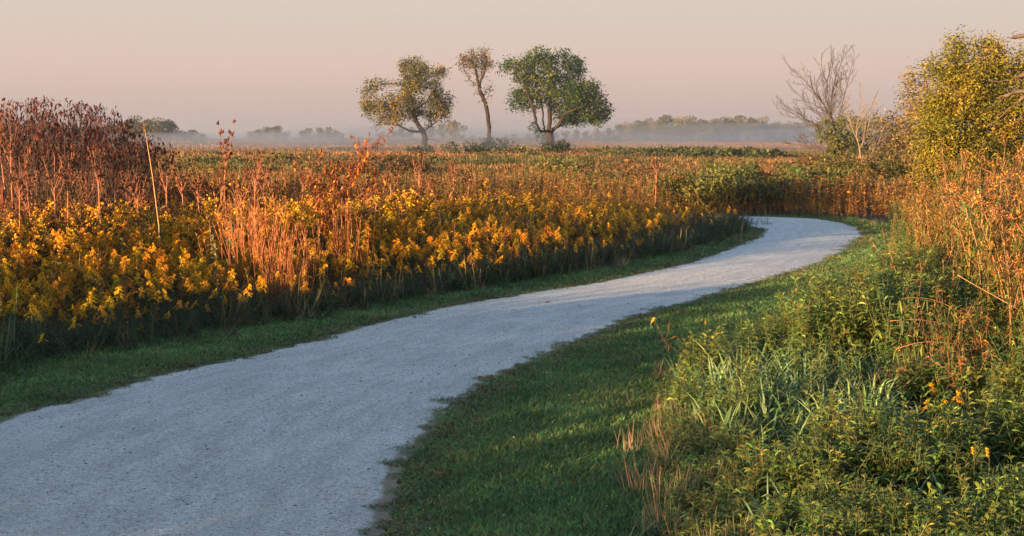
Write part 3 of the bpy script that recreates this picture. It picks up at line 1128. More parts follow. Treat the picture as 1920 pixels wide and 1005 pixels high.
def sprout(polys, levels, r, step, ang=.55, ratio=.45, per=1.6, up=.25):
    """limbs given as polylines; side twigs fork from them again and again, thinner each time"""
    nodes, parent = poly_nodes(polys, step)
    nodes = [np.asarray(q) for q in nodes]
    limbs, ch = [], {}
    for i, p in enumerate(parent):
        if p < 0 or (limbs and parent[i] != i - 1) or not limbs:
            limbs.append([i])
        else:
            limbs[-1].append(i)
    work = [(l, len(l) * step, 0) for l in limbs]
    while work:
        l, ln, lev = work.pop()
        if lev >= levels or len(l) < 2:
            continue
        k = max(2, int(ln * per * (1.6 ** lev)))
        for f in (np.arange(k) + r.uniform(0, 1, k)) / k:
            if lev == 0 and f < .22:
                continue
            i = min(int(f * len(l)), len(l) - 1)
            a, b = nodes[l[max(i - 1, 0)]], nodes[l[min(i + 1, len(l) - 1)]]
            t = norm(b - a)
            q = r.normal(0, 1, 3); q -= t * q.dot(t); q = norm(q)
            th = ang * r.uniform(.7, 1.3)
            d = norm(t * math.cos(th) + q * math.sin(th) + np.array([0, 0, up]))
            L = ln * ratio * (1.15 - .75 * f) * r.uniform(.6, 1.25)
            m = max(2, int(L / step))
            new = []; last = l[i]; p = nodes[last]
            for j in range(m):
                d = norm(d + r.normal(0, .10, 3) + np.array([0, 0, up * .12]))
                p = p + d * (L / m)
                nodes.append(p); parent.append(last); last = len(nodes) - 1; new.append(last)
            work.append((new, L, lev + 1))
    return np.array(nodes), np.array(parent)


def build_trees():
    # three prairie trees
    YT = 170
    build_tree('prairie_tree', 'broad half-bare tree with sparse golden olive leaves, left of the slim dead-looking tree', 'tree', YT,
               [[(795, 290), (797, 262), (792, 246), (781, 228), (775, 205), (769, 170), (770, 145)],
                [(792, 246), (770, 246, -2), (745, 232, -3), (733, 212, -3), (722, 195, -2)],
                [(770, 246, -2), (748, 236, -2), (720, 232, 0), (700, 240, 1)],
                [(793, 246), (806, 238, 2), (820, 226, 3), (838, 214, 3)],
                [(797, 262), (816, 262, 3), (832, 270, 4), (846, 283, 5)],
                [(769, 170), (790, 140, 1)], [(775, 205), (800, 190, -2), (822, 150, -2)]],
               [(772, 124, 30, 20), (792, 138, 24, 18), (824, 133, 18, 12), (780, 158, 34, 22), (700, 160, 20, 14), (686, 180, 16, 10), (706, 200, 30, 15),
                (738, 190, 26, 18), (766, 193, 34, 24), (826, 192, 24, 18), (808, 212, 28, 11), (750, 215, 34, 12), (816, 165, 14, 14, .7), (720, 225, 26, 8, .6), (835, 205, 12, 10), (845, 186, 8, 8)],
               .36, .02, .36, (.28, .55), ((.040, .047, .011), (.062, .065, .012), (.09, .083, .013), (.13, .105, .015), (.22, .15, .02)), 3, dens=4.6, n_per=24, spread=.32,
               sub=lambda q: (np.random.default_rng(1).uniform(0, 1, len(q)) < np.clip((q[:, 2] - 2.6) / 2.4, .02, 1)))
    build_tree('prairie_tree', 'slim leaning half-dead tree with a small brown crown, between two broad trees', 'tree', YT,
               [[(918, 290), (917, 262), (917, 240), (914, 212), (910, 193), (908, 187)],
                [(909, 189), (915, 184), (917, 168), (918.5, 166)],
                [(909, 189), (903, 177), (899, 166), (902, 148), (905, 130)],
                [(899, 166), (895, 150), (893, 135), (888, 120)],
                [(903, 177), (895, 175), (893, 173)],
                [(899, 166), (890, 158), (880, 150), (878, 144)],
                [(904, 172), (912, 168), (922, 160)], [(902, 148), (908, 138), (910, 120)]],
               [(889, 110, 30, 14), (900, 100, 22, 10), (872, 118, 18, 9), (880, 124, 20, 10), (908, 114, 18, 13), (892, 120, 24, 12), (912, 126, 12, 12, .7), (896, 136, 16, 9, .6), (862, 118, 9, 5), (922, 116, 6, 9)],
               .25, .02, .30, (.30, .5), ((.10, .07, .024), (.075, .062, .024), (.15, .085, .026)), 5, dens=4.5, n_per=9, spread=.26, expo=1.5)
    build_tree('prairie_tree', 'widest dark green full-leaved tree with several stems, right of the slim tree', 'tree', YT,
               [[(1030, 290), (1031, 262), (1030, 244), (1031, 222), (1031, 196), (1036, 168), (1045, 140)],
                [(1030, 244), (1012, 245, -2), (1004, 222, -3), (998, 200, -3), (990, 176, -2), (975, 140, -2)],
                [(1030, 250), (1020, 240, 1), (1017, 205, 2), (1010, 175, 2), (1005, 150, 2)],
                [(1031, 246), (1044, 238, -1), (1062, 212, -2), (1088, 202, -3), (1110, 190, -2)],
                [(1044, 240), (1066, 227, 2), (1095, 222, 2), (1120, 226, 3)],
                [(1031, 196), (1060, 165, 2), (1085, 130, 2)],
                [(1012, 245), (1018, 262, 1), (1022, 272, 1)]],
               [(1012, 112, 36, 18), (1056, 101, 17, 12), (962, 122, 22, 13), (945, 130, 14, 7), (1073, 125, 26, 20), (990, 138, 36, 22), (1040, 150, 38, 26), (976, 180, 24, 14),
                (968, 198, 18, 10), (1018, 178, 26, 22), (1080, 178, 38, 26), (1110, 172, 22, 20), (1134, 200, 16, 17), (1102, 208, 32, 17), (1122, 222, 17, 13), (1144, 206, 8, 10),
                (1000, 232, 10, 7, .6), (1060, 205, 24, 14), (1125, 185, 14, 12), (1090, 225, 24, 9), (1035, 125, 20, 18)],
               .50, .022, .38, (.31, .6), ((.014, .040, .010), (.022, .052, .011), (.040, .070, .012), (.095, .105, .015)), 8, dens=5, n_per=24, spread=.34)

    # bare trees near the right
    build_tree('bare_tree', 'tall leafless tree with a spreading fan of grey twigs, beside the misty bushes', 'tree', 88,
               [[(1600, 322), (1590, 290), (1570, 262), (1563, 240), (1548, 205), (1535, 178), (1528, 165)],
                [(1590, 290), (1575, 285, 1), (1548, 250, 2), (1520, 228, 2), (1490, 215, 2), (1470, 205, 2), (1455, 203, 2)],
                [(1563, 240), (1556, 215, -1), (1530, 175, -1), (1505, 148, -1), (1488, 132, -1), (1477, 124, -1)],
                [(1545, 200), (1552, 165, 1), (1542, 130, 1), (1540, 105, 1)],
                [(1570, 262), (1562, 230, 2), (1558, 200, 2), (1566, 150, 2), (1576, 122, 2), (1584, 106, 2)],
                [(1592, 292), (1560, 285, -2), (1530, 278, -2), (1500, 272, -2), (1475, 268, -2)],
                [(1560, 215, 2), (1548, 180, 2), (1556, 130, 2), (1560, 95, 2)], [(1566, 246), (1577, 205, -1), (1588, 160, -1), (1597, 124, -1), (1602, 104, -1)], [(1556, 215, -1), (1522, 205, -1), (1498, 178, -1), (1480, 160, -1)]],
               [(1498, 140, 22, 18), (1480, 128, 10, 10), (1540, 120, 16, 20), (1565, 112, 14, 20), (1590, 120, 16, 24), (1545, 150, 26, 24), (1582, 158, 18, 22), (1488, 190, 30, 16), (1462, 205, 14, 8),
                (1515, 180, 22, 16), (1510, 225, 30, 14), (1490, 262, 28, 12), (1535, 250, 26, 16)],
               .10, .008, .13, None, None, 11, bark=(.055, .046, .041), expo=1.8, barkname='branches', twigs=(3, .60, .36, 3.4, .2))
    build_tree('bare_tree', 'small leafless tree with pale forked trunks rising from green bushes', 'tree', 80,
               [[(1618, 318), (1612, 280), (1606, 250), (1610, 215), (1615, 180)], [(1612, 285), (1625, 250, 1), (1632, 215, 1), (1636, 190, 1)], [(1608, 262), (1595, 235, 1), (1588, 205, 1), (1578, 180, 1)],
                [(1620, 310), (1640, 280, -1), (1655, 250, -1)]],
               [(1612, 180, 20, 22), (1635, 175, 12, 16), (1592, 200, 18, 20), (1640, 215, 20, 24), (1655, 245, 18, 16), (1605, 230, 24, 20)],
               .06, .008, .14, None, None, 12, bark=(.13, .10, .075), expo=1.8, barkname='branches', twigs=(3, .5, .5, 2.2, .2))

    # yellow-green trees on the right
    ylw = ((.085, .09, .016), (.12, .118, .016), (.155, .14, .016), (.185, .155, .017), (.23, .16, .02))
    build_tree('leafy_tree', 'big yellow-green leafy tree nearest the path, rising above the right thicket', 'tree', 36,
               [[(1850, 395), (1848, 330), (1842, 270), (1838, 210), (1832, 150)], [(1846, 300), (1810, 262, -1), (1780, 240, -1.2)], [(1846, 280), (1880, 230, -.5), (1905, 180, 0)], [(1842, 240), (1808, 190, .3), (1790, 130, .4)],
                [(1847, 320), (1790, 305, -.8), (1760, 290, -1)], [(1840, 220), (1865, 150, .6), (1862, 100, .6)]],
               [(1795, 92, 26, 26, 1), (1858, 92, 30, 22, 1), (1775, 135, 34, 28), (1830, 150, 55, 45), (1890, 145, 40, 45), (1800, 200, 60, 40), (1870, 220, 60, 50), (1745, 230, 30, 26), (1765, 270, 44, 34),
                (1820, 290, 60, 46), (1890, 300, 50, 50), (1920, 200, 45, 60), (1940, 120, 30, 40), (1780, 330, 40, 30), (1722, 245, 10, 14, .7), (1740, 300, 26, 24), (1735, 330, 22, 26)],
               .11, .006, .115, (.080, .5), ylw, 21, bark=(.11, .085, .06), dens=2.8, n_per=50, spread=.15, thr=5, depth=1.0, di=1.3)
    build_tree('leafy_tree', 'sparser olive-brown tree with thin airy crown, behind the big yellow-green one', 'tree', 52,
               [[(1768, 330), (1764, 270), (1750, 215), (1738, 170), (1735, 140)], [(1755, 235), (1725, 205, 1), (1708, 180, 1)], [(1750, 215), (1775, 170, .5), (1790, 130, .5)]],
               [(1738, 130, 30, 24), (1712, 148, 22, 20), (1700, 170, 16, 22), (1735, 175, 34, 26), (1768, 150, 30, 34), (1722, 208, 34, 22), (1760, 230, 34, 34), (1700, 195, 16, 12)],
               .12, .008, .17, (.11, .5), ((.17, .13, .025), (.22, .145, .03), (.11, .10, .025), (.25, .15, .035)), 22, bark=(.12, .085, .06), dens=2.8, n_per=20, spread=.17, thr=4, di=1.8)
    # dead limb reaching in from a tree beyond the frame
    build_tree('dead_tree', 'bare dark branches reaching in at the top right edge', 'tree', 20,
               [[(2080, 640), (2070, 400), (2050, 250), (2010, 160), (1985, 100)], [(2040, 225), (1990, 190), (1940, 172), (1920, 170), (1890, 178), (1870, 186)],
                [(2010, 160), (1960, 130), (1920, 140), (1885, 152), (1862, 152), (1855, 148)], [(1990, 110), (1950, 60), (1920, 66), (1900, 72), (1888, 71)],
                [(1935, 172), (1905, 195), (1880, 215), (1850, 238)], [(1950, 172), (1925, 200), (1906, 235)], [(1902, 72), (1899, 62), (1908, 60)], [(1890, 178), (1868, 195), (1850, 202)],
                [(1912, 143), (1895, 160)], [(1916, 186), (1892, 205), (1872, 214), (1866, 222)]],
               None, .09, .008, .08, None, None, 23, bark=(.085, .06, .045), expo=1.6, barkname='branches')


def bush_parts(seed, rx, rz, n, L, cols, stems=14, W=.5, bark=(.10, .07, .05), lumps=9):
    r = np.random.default_rng(seed)
    c = np.column_stack([r.normal(0, rx * .45, lumps), r.normal(0, rx * .45, lumps), rz * r.uniform(.35, .85, lumps)])
    rad = r.uniform(.28, .5, lumps)
    k = r.integers(0, lumps, n)
    q = norm(r.normal(0, 1, (n, 3))) * r.uniform(.35, 1, (n, 1)) ** .5
    p = c[k] + q * (rad[k][:, None] * np.array([rx, rx, rz * .8]))
    p[:, 2] = np.abs(p[:, 2])
    d = q + r.normal(0, .6, (n, 3)) + [0, 0, .3]
    ci = np.array(cols)[np.where(r.uniform(0, 1, n) < .65, k % len(cols), r.integers(0, len(cols), n))]
    Lr = L * r.uniform(.6, 1.4, n)
    leaves = diamonds(p, d, Lr, Lr * W, ci, .22, fold=.25, r=r)
    a = np.column_stack([r.normal(0, rx * .15, (stems, 2)), np.zeros(stems)])
    b = c[r.integers(0, lumps, stems)] + r.normal(0, .15, (stems, 3)) * [rx, rx, rz]
    b[:, 2] = b[:, 2].clip(rz * .3)
    br = sticks(a, b, rx * .02 + .004, .004, bark, 4)
    return dict(branches=br, foliage=leaves)


BM = dict(branches=M_BARK, foliage=M_LEAF, trunk=M_BARK, crown=M_LEAF)


def build_bushes():
    olive = ((.075, .085, .026), (.10, .10, .03), (.13, .11, .032))
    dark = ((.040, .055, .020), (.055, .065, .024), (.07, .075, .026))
    gold = ((.15, .13, .03), (.20, .15, .035), (.10, .10, .03))
    #     u, v_top, half width px, Y, leaf, cols, label
    rows = [
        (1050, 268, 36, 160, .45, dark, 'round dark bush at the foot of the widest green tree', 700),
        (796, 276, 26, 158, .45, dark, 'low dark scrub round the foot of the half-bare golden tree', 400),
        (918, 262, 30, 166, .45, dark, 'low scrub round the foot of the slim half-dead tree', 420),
        (1058, 292, 70, 64, .14, ((.10, .10, .03), (.15, .13, .03), (.07, .08, .026)), 'wide feathery green bush in the open field under the widest tree', 2600),
        (1412, 304, 42, 50, .12, ((.08, .105, .026), (.12, .125, .028), (.06, .08, .024)), 'leafy green sumac bush standing left of the bend', 1600),
        (400, 292, 70, 92, .22, olive, 'broad olive bush in the misty field right of the red shrub', 1500),
        (530, 286, 46, 100, .22, gold, 'yellowish round bush in the field behind the copper grass', 1100),
        (455, 312, 40, 72, .16, olive, 'low green bush behind the tall seed stalks', 900),
        (700, 308, 46, 76, .16, dark, 'dark low bush directly behind the red sapling', 900),
        (1592, 228, 40, 84, .2, ((.075, .08, .022), (.10, .10, .028), (.055, .065, .02)), 'green vine-covered bush round the base of the bare tree', 2600),
        (1690, 195, 62, 82, .2, ((.16, .105, .035), (.13, .105, .03), (.20, .13, .045)), 'misty pale brown bush between bare tree and yellow tree', 2600),
        (1650, 222, 50, 90, .2, ((.15, .10, .035), (.11, .09, .03), (.17, .12, .04)), 'thin rusty bush behind the small bare tree', 1500),
        (1560, 296, 60, 58, .13, ((.085, .08, .022), (.12, .09, .025), (.06, .065, .02)), 'dense dark bush below the bare tree', 2300),
        (1660, 300, 60, 50, .12, ((.07, .065, .02), (.10, .08, .022), (.045, .05, .016)), 'dense shadowy bush beside the far end of the path', 2300),
        (1490, 318, 40, 54, .12, olive, 'small olive bush between the sumac and dark bush', 1100),
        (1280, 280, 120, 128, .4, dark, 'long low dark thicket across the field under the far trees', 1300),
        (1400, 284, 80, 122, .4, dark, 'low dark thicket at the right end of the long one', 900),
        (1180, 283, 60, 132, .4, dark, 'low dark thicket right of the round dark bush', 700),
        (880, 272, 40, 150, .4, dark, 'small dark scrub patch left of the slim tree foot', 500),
        (965, 278, 40, 146, .4, olive, 'low olive scrub between the slim and the widest tree', 500),
    ]
    for i, (u, vt, hw, Y, L, cols, lab, n) in enumerate(rows):
        top = P(u, vt, Y)
        rx = hw * Y / FPX
        t = as_thing('bush', bush_parts(300 + i, rx, max(top[2], .5), n, L, cols), BM, (top[0], Y, 0), lab, 'bush')


def build_prairie_shrubs():
    """small separate shrubs dotted about the open field"""
    gp = 'small shrubs dotted over the open field'
    lab = 'small rounded shrub standing in the open field beyond the path'
    r = np.random.default_rng(350)
    pal = [((.045, .06, .02), (.06, .07, .022), (.08, .085, .025)), ((.10, .09, .026), (.14, .115, .03), (.075, .075, .024)), ((.13, .075, .03), (.18, .10, .035), (.09, .06, .025)), ((.055, .075, .022), (.09, .10, .026), (.12, .12, .03))]
    pro = []
    n = 0
    while n < 70:
        y = 52 * (150 / 52) ** r.uniform(0, 1)
        u = r.uniform(330, 1620)
        x = (u - 960) / FPX * y
        H = r.uniform(.55, 1.2) if y < 75 else r.uniform(.4, .75)
        if n < 4:
            o = as_thing('shrub', bush_parts(351 + n, 1.0, 1.0, 900, .13, pal[n]), BM, (x, y, 0), lab, 'shrub', gp); pro.append(o)
        else:
            o = dup(pro[int(r.integers(0, 4))], (x, y, 0), r.uniform(0, 6), 1, lab, gp)
        w = H * r.uniform(.9, 1.9)
        o.scale = (w, w, H)
        n += 1
    gp = 'rounded shrubs along the outside of the bend'
    lab = 'rounded rust or olive shrub in the growth along the outside of the bend'
    for k in range(22):
        y = r.uniform(38.2, 43)
        u = r.uniform(1180, 1690)
        H = r.uniform(.45, 1.2)
        o = dup(pro[int(r.choice([2, 2, 1, 3, 0]))], ((u - 960) / FPX * y, y, 0), r.uniform(0, 6), 1, lab, gp)
        w = H * r.uniform(.7, 1.3)
        o.scale = (w, w, H)


def build_treeline():
    """hazy woods at the edge of the prairie: separate trees, six builds, set out along the skyline"""
    def tree_parts(seed, rx, H, n, cols):
        r = np.random.default_rng(seed)
        lumps = 14
        c = np.column_stack([r.normal(0, rx * .42, lumps), r.normal(0, rx * .42, lumps), H * r.uniform(.28, .9, lumps)])
        c[:, :2] *= (1.25 - .6 * (c[:, 2:3] / H))
        rad = r.uniform(.22, .4, lumps) * rx
        k = r.integers(0, lumps, n)
        q = norm(r.normal(0, 1, (n, 3))) * r.uniform(.3, 1.1, (n, 1)) ** .6
        p = c[k] + q * rad[k][:, None] * [1.1, 1.1, .9]
        p[:, 2] = np.abs(p[:, 2]) + .1
        Lr = .62 * r.uniform(.6, 1.4, n)
        leaves = diamonds(p, q + r.normal(0, .6, (n, 3)), Lr, Lr * .6, np.array(cols)[np.where(r.uniform(0, 1, n) < .6, k % len(cols), r.integers(0, len(cols), n))], .2, r=r)
        tr = tube(np.array([[0, 0, 0], [.1, 0, H * .4], [0, .2, H * .75]]), [.35, .25, .1], (.06, .05, .04), 5, r=r)
        tr.join(sticks(np.repeat([[.1, 0, H * .35]], lumps, 0), c, .12, .04, (.06, .05, .04), 4))
        return dict(trunk=tr, crown=leaves)
    green = ((.05, .06, .025), (.065, .07, .03), (.08, .08, .03))
    tan = ((.16, .12, .05), (.12, .10, .04), (.09, .085, .035))
    protos = []
    for i in range(6):
        t = as_thing('woodland_tree', tree_parts(400 + i, 5.0, 10, 1500, green if i % 3 else tan), BM, (0, 0, 0), 'hazy round tree in the far tree line', 'tree', 'trees of the far tree line')
        protos.append(t)
    used = set()

    def put(u, vtop, Y, k, label, group):
        p = P(u, vtop, Y)
        s = max(p[2], 1.5) / 10
        if k not in used:
            used.add(k); o = protos[k]
            o.location = (float(p[0]), float(Y), -0.1); o.scale = (s, s, s); o.rotation_euler = (0, 0, float(rng.uniform(0, 6)))
        else:
            o = dup(protos[k], (p[0], Y, -0.1), rng.uniform(0, 6), s)
        o['label'] = label; o['group'] = group
        return o
    # right-hand wood: u 1110-1500
    LABR = 'hazy tree in the long skyline wood between widest tree and bare tree'
    GR = 'trees of the long skyline wood'
    tops = [(1120, 246), (1140, 243), (1160, 236), (1178, 231), (1198, 229), (1214, 226), (1230, 227), (1246, 219), (1262, 226), (1277, 222), (1296, 224), (1310, 222), (1326, 229), (1342, 226), (1358, 224), (1372, 223), (1386, 220),
            (1404, 221), (1420, 221), (1440, 238), (1456, 233), (1474, 231), (1492, 232), (1510, 228), (1530, 230), (1552, 226), (1580, 224), (1610, 226), (1640, 222), (1670, 224)]
    for i, (u, v) in enumerate(tops):
        put(u, v - 3, 1.2 * (420 + rng.uniform(-25, 40)), i % 6, LABR, GR)
        put(u + rng.uniform(-8, 8), v + rng.uniform(8, 16), 1.2 * (390 + rng.uniform(-20, 20)), (i + 3) % 6, LABR, GR)
    LABC = 'hazy tree low on the skyline behind the three prairie trees'
    GC = 'trees on the skyline behind the three prairie trees'
    for u, v in [(716, 246), (735, 243), (752, 240), (770, 238), (805, 234), (828, 232), (868, 252), (885, 252), (900, 256), (925, 254), (948, 252), (965, 250), (990, 250), (1005, 246), (1020, 244), (1040, 248), (1060, 244), (1080, 243), (1100, 245)]:
        put(u, v, 1.5 * (440 + rng.uniform(-20, 30)), int(rng.integers(0, 6)), LABC, GC)
    put(848, 224, 330, 0, 'pale tan tree just right of the half-bare golden tree, further off', 'pale far tree')
    LABL = 'hazy tree in the two small skyline groves between red shrub and sapling'
    GL = 'trees of the two small skyline groves'
    for u, v in [(438, 253), (470, 246), (484, 242), (498, 238), (522, 236), (536, 246), (566, 244), (580, 240), (600, 239), (616, 238), (628, 242), (640, 250)]:
        put(u, v, 1.15 * (430 + rng.uniform(-20, 20)), int(rng.integers(0, 6)), LABL, GL)
    LABF = 'hazy tree of the grove directly behind the red shrub'
    GF = 'trees of the grove behind the red shrub'
    for u, v in [(212, 232), (232, 226), (252, 222), (272, 218), (286, 222), (300, 226), (316, 224), (330, 244), (346, 244), (362, 243), (376, 250), (190, 236), (165, 235), (140, 236), (110, 234), (80, 232), (50, 230), (20, 228), (-5, 226)]:
        put(u, v, 330 + rng.uniform(-15, 15), int(rng.integers(0, 6)), LABF, GF)


# ------------------------------------------------------------------ left shrub, sapling, stalks, copper grass
def build_red_shrub():
    r = np.random.default_rng(55)
    Y = 24.0
    base = P(85, 410, Y); base[2] = 0
    t = thing('red_shrub', base, 'large domed shrub of grey-red stems with dark red leaves, at the left edge', 'shrub')
    stems, leaves = Geo(), Geo()
    n = 700
    a = r.uniform(0, 6.283, n); rad = np.sqrt(r.uniform(0, 1, n))
    bx, by = np.cos(a) * rad * 1.75, np.sin(a) * rad * 1.5
    topz = (2.70 - .95 * rad ** 2.6) * r.uniform(.80, 1.02, n)
    ex, ey = bx * 1.30 + r.normal(0, .12, n), by * 1.3 + r.normal(0, .12, n)
    A = np.column_stack([bx * .75, by * .75, np.zeros(n)]); B = np.column_stack([ex, ey, topz])
    m1 = A * .55 + B * .45 + np.column_stack([r.normal(0, .05, (n, 2)), np.zeros(n)]) - np.column_stack([(ex - bx) * .2, (ey - by) * .2, np.zeros(n)])
    col = np.array([[.060, .044, .040]]) * r.uniform(.7, 1.3, (n, 1))
    stems.join(sticks(A, m1, .0062, .0045, col, 3)).join(sticks(m1, B, .0045, .0018, col, 3))
    tw = 5
    s = r.uniform(.35, .98, (n, tw, 1))
    q0 = (m1[:, None] * (1 - s) + B[:, None] * s).reshape(-1, 3)
    d = np.column_stack([r.normal(0, .35, (n * tw, 2)), np.abs(r.normal(.8, .25, n * tw))])
    q1 = q0 + norm(d) * r.uniform(.12, .42, (n * tw, 1))
    lim = 2.74 - .9 * (np.hypot(q1[:, 0], q1[:, 1]) / 2.2).clip(0, 1.2) ** 2.6
    q1[:, 2] = np.minimum(q1[:, 2], lim)
    stems.join(sticks(q0, q1, .0028, .0015, (.11, .06, .048), 3, .2))
    # leaves mostly at the upper ends, hanging
    ends = np.concatenate([B, q1, q1 * .5 + q0 * .5])
    zz = ends[:, 2]
    rr_ = np.hypot(ends[:, 0], ends[:, 1]) / 2.2
    pr = np.clip((zz - (1.35 - .5 * rr_)) / .95, .03, 1) ** 1.3
    e = ends[r.uniform(0, 1, len(ends)) < pr * .66]
    k = 2
    q = np.repeat(e, k, 0) + r.normal(0, .03, (len(e) * k, 3))
    d = np.column_stack([r.normal(0, .7, (len(q), 2)), r.uniform(-1.2, .3, len(q))])
    cols = np.array([[.060, .018, .016], [.048, .016, .015], [.095, .024, .017], [.035, .018, .016]])[r.integers(0, 4, len(q))]
    leaves.join(strips(q, d, r.uniform(.045, .085, len(q)), r.uniform(.022, .038, len(q)), .6, None, cols, 'leaf', 2, .25, r))
    link('stems', stems, M_BARK, t)
    link('leaves', leaves, M_LEAF, t)


def build_sapling():
    r = np.random.default_rng(66)
    Y = 20.5
    polys = [[(604, 445), (607, 420), (620, 400), (640, 375), (662, 335), (680, 300), (697, 275), (716, 254)],
             [(640, 375), (652, 340, .2), (668, 310, .2), (690, 290, .3), (708, 268, .3)], [(620, 400), (612, 370, -.1), (603, 340, -.2), (598, 300, -.2), (594, 282, -.2)],
             [(662, 335), (668, 318), (682, 310), (720, 292)], [(607, 420), (640, 412, .3), (668, 400, .4), (690, 392, .4)], [(680, 300), (672, 270, .1), (658, 256, .1)],
             [(612, 408), (604, 380, .1), (582, 340, .2), (560, 318, .2)], [(640, 375), (625, 340, .2), (610, 318, .2)], [(662, 335), (650, 308, -.1), (636, 300, -.1)], [(652, 340), (642, 318), (628, 306)],
             [(668, 310), (660, 296), (662, 280)], [(630, 388), (665, 372, -.1), (700, 350, -.2), (716, 340, -.2)], [(690, 358), (700, 330, .1), (706, 318, .1)]]
    pl = [[P(a[0], a[1], Y + (a[2] if len(a) > 2 else 0)) for a in p] for p in polys]
    base = pl[0][0].copy(); base[2] = 0
    pl[0].insert(0, base)
    nodes, parent = sprout(pl, 2, r, .045, .5, .34, 4.5, .22)
    nodes = nodes - base
    t = thing('red_sapling', base, 'leaning sapling with red stems and few curled rust leaves, right of the copper grass', 'sapling')
    g, radr = branch_mesh(nodes, np.array(parent), .004, .019, 1.9, (.13, .05, .032), 0, 5, r, 0)
    link('branches', g, M_BARK, t)
    hi = nodes[(nodes[:, 2] > .75)]
    e = hi[r.uniform(0, 1, len(hi)) < .8]
    k = 5
    q = np.repeat(e, k, 0) + r.normal(0, .03, (len(e) * k, 3))
    d = np.column_stack([r.normal(0, .8, (len(q), 2)), r.uniform(-1.1, .4, len(q))])
    up = q[:, 2] > 1.72
    keep = ~up | (r.uniform(0, 1, len(q)) < .30)
    q, d = q[keep], d[keep]
    cols = np.array([[.33, .10, .025], [.22, .07, .02], [.40, .16, .03], [.12, .05, .02]])[r.integers(0, 4, len(q))]
    link('leaves', strips(q, d, r.uniform(.05, .085, len(q)), r.uniform(.018, .035, len(q)), .5, None, cols, 'leaf', 2, .25, r), M_LEAF, t)


